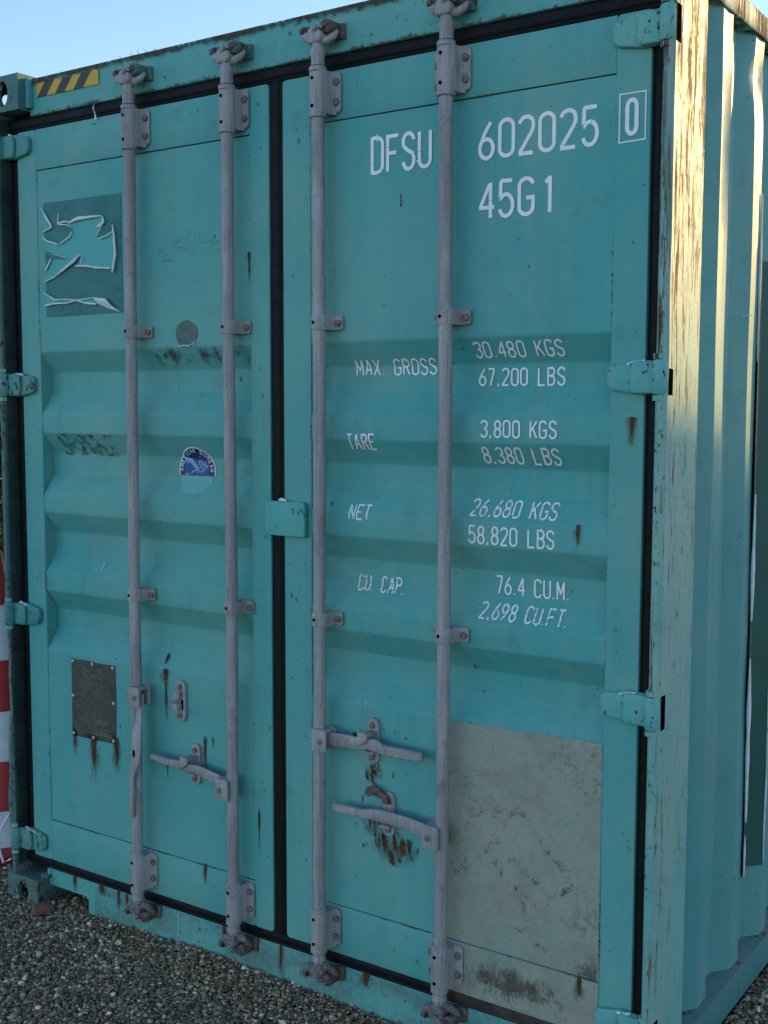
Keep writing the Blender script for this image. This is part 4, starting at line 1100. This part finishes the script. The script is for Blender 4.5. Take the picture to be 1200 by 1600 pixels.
# small chips
def chips(parent, spots, y=None, name='paint_chips', off=.0013):
    m = MB()
    for x, z, r, el in spots:
        n = rnd.randint(5, 8); t0 = rnd.uniform(0, 6)
        pts = [(x + r * rnd.uniform(.5, 1.2) * math.cos(t0 + 2 * math.pi * i / n), z + r * el * rnd.uniform(.5, 1.2) * math.sin(t0 + 2 * math.pi * i / n)) for i in range(n)]
        m.add([(a, (ysurf(b) if y is None else y) - off, b) for a, b in pts], [tuple(range(n))])
    o = m.build(name, M_iron, parent, smooth=0); o['kind'] = 'stuff'; return o
def sc(x0, x1, z0, z1, n, r0, r1): return [(rnd.uniform(x0, x1), rnd.uniform(z0, z1), r0 + (r1 - r0) * rnd.random() ** 3, rnd.uniform(.8, 2.6)) for _ in range(n)]
chips(DL, sc(.20, 1.12, .36, 2.56, 55, .0012, .0042)); chips(DR, sc(1.37, 2.26, .36, 2.56, 60, .0012, .0042) + sc(1.46, 1.76, .40, .90, 45, .0012, .0055) + [(1.662, 2.345, .004, 5), (2.16, 2.64, .0045, .8)] + sc(1.358, 1.372, .4, 2.5, 40, .0012, .004))
chips(DL, sc(.10, .18, .22, 2.68, 22, .0012, .004) + sc(1.14, 1.20, .22, 2.68, 34, .0012, .0042), y=-.0022, off=.0007)
chips(DR, sc(1.262, 1.35, .22, 2.68, 42, .0012, .0045) + sc(2.28, 2.355, .3, 2.60, 22, .0012, .0038), y=-.0022, off=.0007)
chips(DL, sc(.2, 1.12, 2.59, 2.70, 12, .0012, .0036) + sc(.2, 1.12, .2, .33, 14, .0012, .0036), y=-.002, off=.0007)
chips(DR, sc(1.37, 2.26, 2.59, 2.70, 14, .0012, .0036) + sc(1.37, 1.8, .2, .33, 10, .0012, .0036), y=-.002, off=.0007)
chips(box, sc(.4, 2.2, .02, .13, 50, .0015, .0045), y=.001); chips(box, sc(.3, 2.2, 2.77, 2.86, 22, .0012, .0035), y=-.001, off=.0035)
# heavy chipping on the front lip of the right post
chips(box, [(a, b, c, d * 2) for a, b, c, d in sc(2.410, 2.428, .2, 2.75, 130, .0008, .0026)], y=-.045, off=.0042)

# ------------------------------------------------------------------ side wall: dark sticker ghost with torn white edges
def side_pt(y, z, off):
    """point on the right wall's corrugation"""
    ph = (y - .229) % .272
    k = ph / .068 if ph < .068 else 1 if ph < .136 else 1 - (ph - .136) / .068 if ph < .204 else 0
    return (W - .007 - .036 * (1 - k) + off, y, z)
YA, YZ = .229 + .272 + .136 - .004, .229 + 2 * .272 + .068 - .004
ysq = [YA, YA + .004, YA + .072, YA + .140, YA + .172, YZ]
zsq = [.43 + 1.80 * i / 30 for i in range(31)]
vs = [side_pt(y, z + (y - YA) * -.12, .0075) for z in zsq for y in ysq]; n = len(ysq)
MB().add(vs, [(i * n + j, i * n + j + 1, (i + 1) * n + j + 1, (i + 1) * n + j) for i in range(30) for j in range(n - 1)]).build('sticker_ghost', M_ghostside, box, smooth=0)
def vcurl(y, z0, z1, wd, off=.009):
    m = MB(); path = []; rs = []; nn = max(5, int((z1 - z0) / .03))
    for i in range(nn + 1):
        z = z0 + (z1 - z0) * i / nn; p = side_pt(y + .004 * noise.noise((z * 4, y * 9, 2)), z, off)
        path.append(p); rs.append(wd * (.45 + .55 * math.sin(math.pi * i / nn)) * (1 + .4 * noise.noise((z * 20, y, 1))))
    m.tube(path, rs, 7); m.build('vinyl_curl', M_curl, box, smooth=60)
vcurl(YA - .003, 1.19, 1.55, .0055, .012); vcurl(YA - .003, .60, 1.08, .0060, .012); vcurl(YA - .003, .44, .56, .0035, .012)
vcurl(YA + .004, 1.92, 2.38, .004, .004); vcurl(YZ, .83, 1.12, .003); vcurl(YZ, .42, .82, .0034); vcurl(YZ - .004, 1.18, 1.24, .002)
m = MB(); m.tube([side_pt(YA - .10, 2.04, .008), side_pt(YA - .06, 2.045, .010)], .0008, 5); m.build('straw_bit', M_curl, box)

# ------------------------------------------------------------------ things around the container
def foliage(name, spots, size, mat, parent, seed, spread=.9):
    """leaf sized pointed faces, one mesh; spots = (x, y, z)"""
    rs = np.random.RandomState(seed); n = len(spots); S = np.array(spots)
    L_ = np.array([(-.5, 0, 0), (-.1, .30, .06), (.5, 0, -.05), (-.1, -.30, .06)])
    sc = size * rs.uniform(.6, 1.25, n)
    ax = rs.normal(0, 1, (n, 3)); ax /= np.linalg.norm(ax, axis=1)[:, None]
    bx_ = rs.normal(0, 1, (n, 3)); bx_ -= ax * (ax * bx_).sum(1)[:, None]; bx_ /= np.linalg.norm(bx_, axis=1)[:, None]
    cx_ = np.cross(ax, bx_)
    P = S[:, None, :] + sc[:, None, None] * (L_[None, :, 0:1] * ax[:, None] + L_[None, :, 1:2] * bx_[:, None] + L_[None, :, 2:3] * cx_[:, None])
    me = bpy.data.meshes.new(name); me.vertices.add(n * 4); me.vertices.foreach_set('co', P.reshape(-1).astype(np.float32))
    me.loops.add(n * 4); me.loops.foreach_set('vertex_index', np.arange(n * 4, dtype=np.int32))
    me.polygons.add(n); me.polygons.foreach_set('loop_start', (np.arange(n) * 4).astype(np.int32)); me.polygons.foreach_set('loop_total', np.full(n, 4, np.int32))
    me.update(calc_edges=True)
    tint = np.repeat(rs.uniform(0, 1, n), 4).astype(np.float32); a = me.attributes.new('tint', 'FLOAT', 'POINT'); a.data.foreach_set('value', tint)
    me.materials.append(mat); o = bpy.data.objects.new(name, me); C.objects.link(o); adopt(o, parent); return o
def mk_leaf(name, a, b, c):
    g = G(name); at = g.n('ShaderNodeAttribute'); at.attribute_name = 'tint'
    col = g.mix(g.ramp(at.outputs['Fac'], .0, .75), a, b); col = g.mix(g.ramp(at.outputs['Fac'], .86, 1.0), col, c)
    g.done(col, .5, None, 0, .4)
    t = g.n('ShaderNodeBsdfTranslucent'); g.put(t.inputs[0], col); mx = g.n('ShaderNodeMixShader'); mx.inputs[0].default_value = .3
    g.put(mx.inputs[1], g.b.outputs[0]); g.put(mx.inputs[2], t.outputs[0]); g.put(g.o.inputs['Surface'], mx.outputs[0]); return g.m
M_leaf = mk_leaf('leaf_green', (.030, .060, .018), (.065, .11, .028), (.16, .15, .035))
M_leaf2 = mk_leaf('leaf_dark', (.022, .050, .016), (.045, .085, .024), (.09, .11, .03))
M_bark = mk_plain('bark', (.06, .045, .032), (.12, .09, .065), 25, .85)
def shrub(name, label, cat, x, y, rx, ry, h, n, size, mat, seed, group=None, trunk=.03, low=.1, top=None):
    t = thing(name, (x, y, 0), label, cat, group); rs = random.Random(seed); pts = []
    cl = [(rs.uniform(-.75, .75), rs.uniform(-.75, .75), low + (1 - low) * rs.random() ** .8) for _ in range(int(26 + h * 6))]
    while len(pts) < n:
        c = rs.choice(cl); k = .34
        taper = 1 - .55 * max(0, c[2] - .55) / .45
        px = x + rx * (c[0] * taper + rs.gauss(0, k * .55)); py = y + ry * (c[1] * taper + rs.gauss(0, k * .55)); pz = h * c[2] * .93 + rs.gauss(0, .22 * min(1, h * .3))
        if pz < .03: continue
        if top is not None and pz > top(px, py) + rs.gauss(0, .012): continue
        pts.append((px, py, pz))
    foliage('foliage', pts, size, mat, t, seed)
    m = MB(); hh = h * .75
    m.tube([(x, y, -.05), (x + .02 * h, y, hh * .4), (x - .01 * h, y + .02 * h, hh)], [trunk, trunk * .75, trunk * .3], 9); m.build('trunk', M_bark, t)
    for k in range(7):
        a = rs.uniform(0, 6.28); z = hh * rs.uniform(.15, .8); l_ = rs.uniform(.5, .85)
        m = MB(); m.tube([(x, y, z), (x + rx * .4 * l_ * math.cos(a), y + ry * .4 * l_ * math.sin(a), z + h * .10), (x + rx * l_ * math.cos(a), y + ry * l_ * math.sin(a), z + h * .2)], [trunk * .45, trunk * .3, trunk * .1], 6); m.build('branch', M_bark, t)
    return t
# shrubs seen in the slit left of the container
shrub('shrub', 'leafy green shrub behind the red and white cone', 'shrub', -2.25, 1.70, .80, .7, 2.0, 8500, .060, M_leaf, 3, 'shrubs left of the container')
shrub('shrub', 'low dark shrub at the left foot of the container', 'shrub', -1.08, .86, .36, .32, .60, 2600, .045, M_leaf2, 8, 'shrubs left of the container', .015, .05)
shrub('shrub', 'tall shrub growing beyond the left side of the container', 'shrub', -4.5, 3.4, 1.2, 1.1, 2.4, 9000, .085, M_leaf2, 12, 'shrubs left of the container')
# tall hedge trees right of the container: they shade the lower part of the side wall
def edge(x, y):
    d = x - 2.438; yw = y - d * 2.904
    return min(2.1, max(1.25, 1.76 - .27 * (yw - .09))) + d * .939 + .045 * noise.noise((yw * 5, x * .6, 3)) + .03 * noise.noise((yw * 14, x * 2, 1))
for k, yy in enumerate((8.2, 9.6, 11.0, 12.4)):
    shrub('hedge_tree', ['dense hedge tree nearest the container doors', 'second hedge tree along the container side', 'third hedge tree along the container side', 'farthest hedge tree along the container side'][k], 'tree', 6.0, yy, .80, 1.0, 5.4, 11000, .12, M_leaf2, 20 + k, 'hedge trees right of the container', .09, .06, edge)

# traffic cone standing left of the container
cone = thing('traffic_cone', (-.485, .30, .03), 'red and white striped traffic cone left of the container', 'traffic cone')
def mk_band(name, a, b):
    g = G(name); c = g.mix(g.ramp(g.noise(18, 5, .7), .35, .7), a, b); c = g.mix(g.ramp(g.noise(60, 5, .75), .62, .72, 0, .6), c, (.12, .10, .09)); return g.done(c, .45, None, 0, .5)
M_red = mk_band('cone_red', (.42, .022, .028), (.52, .035, .035)); M_cw = mk_band('cone_white', (.62, .63, .65), (.75, .76, .77))
cr = lambda z: .028 + (1.20 - z) * .158
zs_ = [1.205, 1.0, .785, .585, .392, .20, .06]
for k in range(6):
    z1_, z0_ = zs_[k], zs_[k + 1]
    MB().tube([(-.485, .30, z0_), (-.485, .30, (z0_ + z1_) / 2), (-.485, .30, z1_)], [cr(z0_), cr((z0_ + z1_) / 2), cr(z1_)], 28, cap=(k == 0)).build('cone_band', M_red if k % 2 == 0 else M_cw, cone, smooth=60)
MB().prism(rrect(-.735, -.235, .05, .55, .06, 5), 'z', .022, .062, .008, 2).build('cone_base', M_red, cone)
m = MB(); m.tube([(-.07, .02, .30), (-.10, .0, .24), (-.085, -.02, .17), (-.05, -.03, .13), (-.02, -.02, .15)], .004, 8)
o = m.build('plastic_strap', M_curl); o['label'] = 'white plastic strap hanging at the left foot of the container'; o['category'] = 'strap'

# reddish brick piece lying by the corner casting, paler stones, straws
m = MB(); m.prism([(.195, -.105), (.235, -.125), (.262, -.060), (.220, -.045)], 'z', .035, .062, .006, 2)
o = m.build('brick_fragment', mk_plain('brick_red', (.16, .07, .055), (.24, .12, .10), 40, .85)); o['label'] = 'small reddish brick fragment lying on gravel by the left casting'; o['category'] = 'brick'
for k, (a, b, lb) in enumerate((((2.50, .98, .055), (2.58, .84, .060), 'pale dry straw lying on gravel beside the container, upper one'), ((2.50, .85, .055), (2.535, .80, .058), 'short pale dry straw on gravel beside the container'))):
    m = MB(); q = tuple((u + v) / 2 + (.004 if i == 2 else .003) for i, (u, v) in enumerate(zip(a, b))); m.tube([a, q, b], .0018, 6)
    o = m.build('dry_straw', mk_plain('straw', (.42, .40, .34), (.55, .53, .46), 30, .7)); o['label'] = lb; o['category'] = 'straw'
# dry weed wisps on top of the header, scrap of film stuck at the upper seal
wd_ = thing('dry_weed', (.62, .03, 2.884), 'thin dry weed wisps on top of the container header', 'weed')
for k in range(9):
    x = .56 + .022 * k + rnd.uniform(-.01, .01); h = rnd.uniform(.006, .028); l_ = rnd.uniform(-.03, .03)
    m = MB(); m.tube([(x, .03, 2.876), (x + l_ * .4, .03, 2.884 + h * .6), (x + l_, .025, 2.884 + h)], [.0011, .0009, .0005], 5); m.build('stem', M_bark, wd_)
m = MB(); P_ = [(.485, -.006, 2.762), (.480, -.010, 2.748), (.487, -.011, 2.734), (.490, -.010, 2.722), (.492, -.010, 2.708)]; W_ = [.001, .003, .002, .003, .006]
m.add([(x - w_, y, z) for (x, y, z), w_ in zip(P_, W_)] + [(x + w_, y - .002, z) for (x, y, z), w_ in zip(P_, W_)], [(i, i + 1, i + 6, i + 5) for i in range(4)])
o = m.build('film_scrap', M_curl, smooth=0); o.modifiers.new('thick', 'SOLIDIFY').thickness = .0008; o['label'] = 'tiny white film scrap dangling from the upper door seal'; o['category'] = 'scrap'

stain(box, .40, 2.05, .012, .148, lambda x, z: .55 + .55 * noise.noise((x * 4, z * 14, 3)) + .25 * noise.noise((x * 20, z * 40, 1)), mk_stain('sill_dust', (.17, .22, .215), (.23, .27, .255), 60, .35, 1.5, stretch=(1, 1, 1)), .0012, .01, 'dust_film', y=.001)

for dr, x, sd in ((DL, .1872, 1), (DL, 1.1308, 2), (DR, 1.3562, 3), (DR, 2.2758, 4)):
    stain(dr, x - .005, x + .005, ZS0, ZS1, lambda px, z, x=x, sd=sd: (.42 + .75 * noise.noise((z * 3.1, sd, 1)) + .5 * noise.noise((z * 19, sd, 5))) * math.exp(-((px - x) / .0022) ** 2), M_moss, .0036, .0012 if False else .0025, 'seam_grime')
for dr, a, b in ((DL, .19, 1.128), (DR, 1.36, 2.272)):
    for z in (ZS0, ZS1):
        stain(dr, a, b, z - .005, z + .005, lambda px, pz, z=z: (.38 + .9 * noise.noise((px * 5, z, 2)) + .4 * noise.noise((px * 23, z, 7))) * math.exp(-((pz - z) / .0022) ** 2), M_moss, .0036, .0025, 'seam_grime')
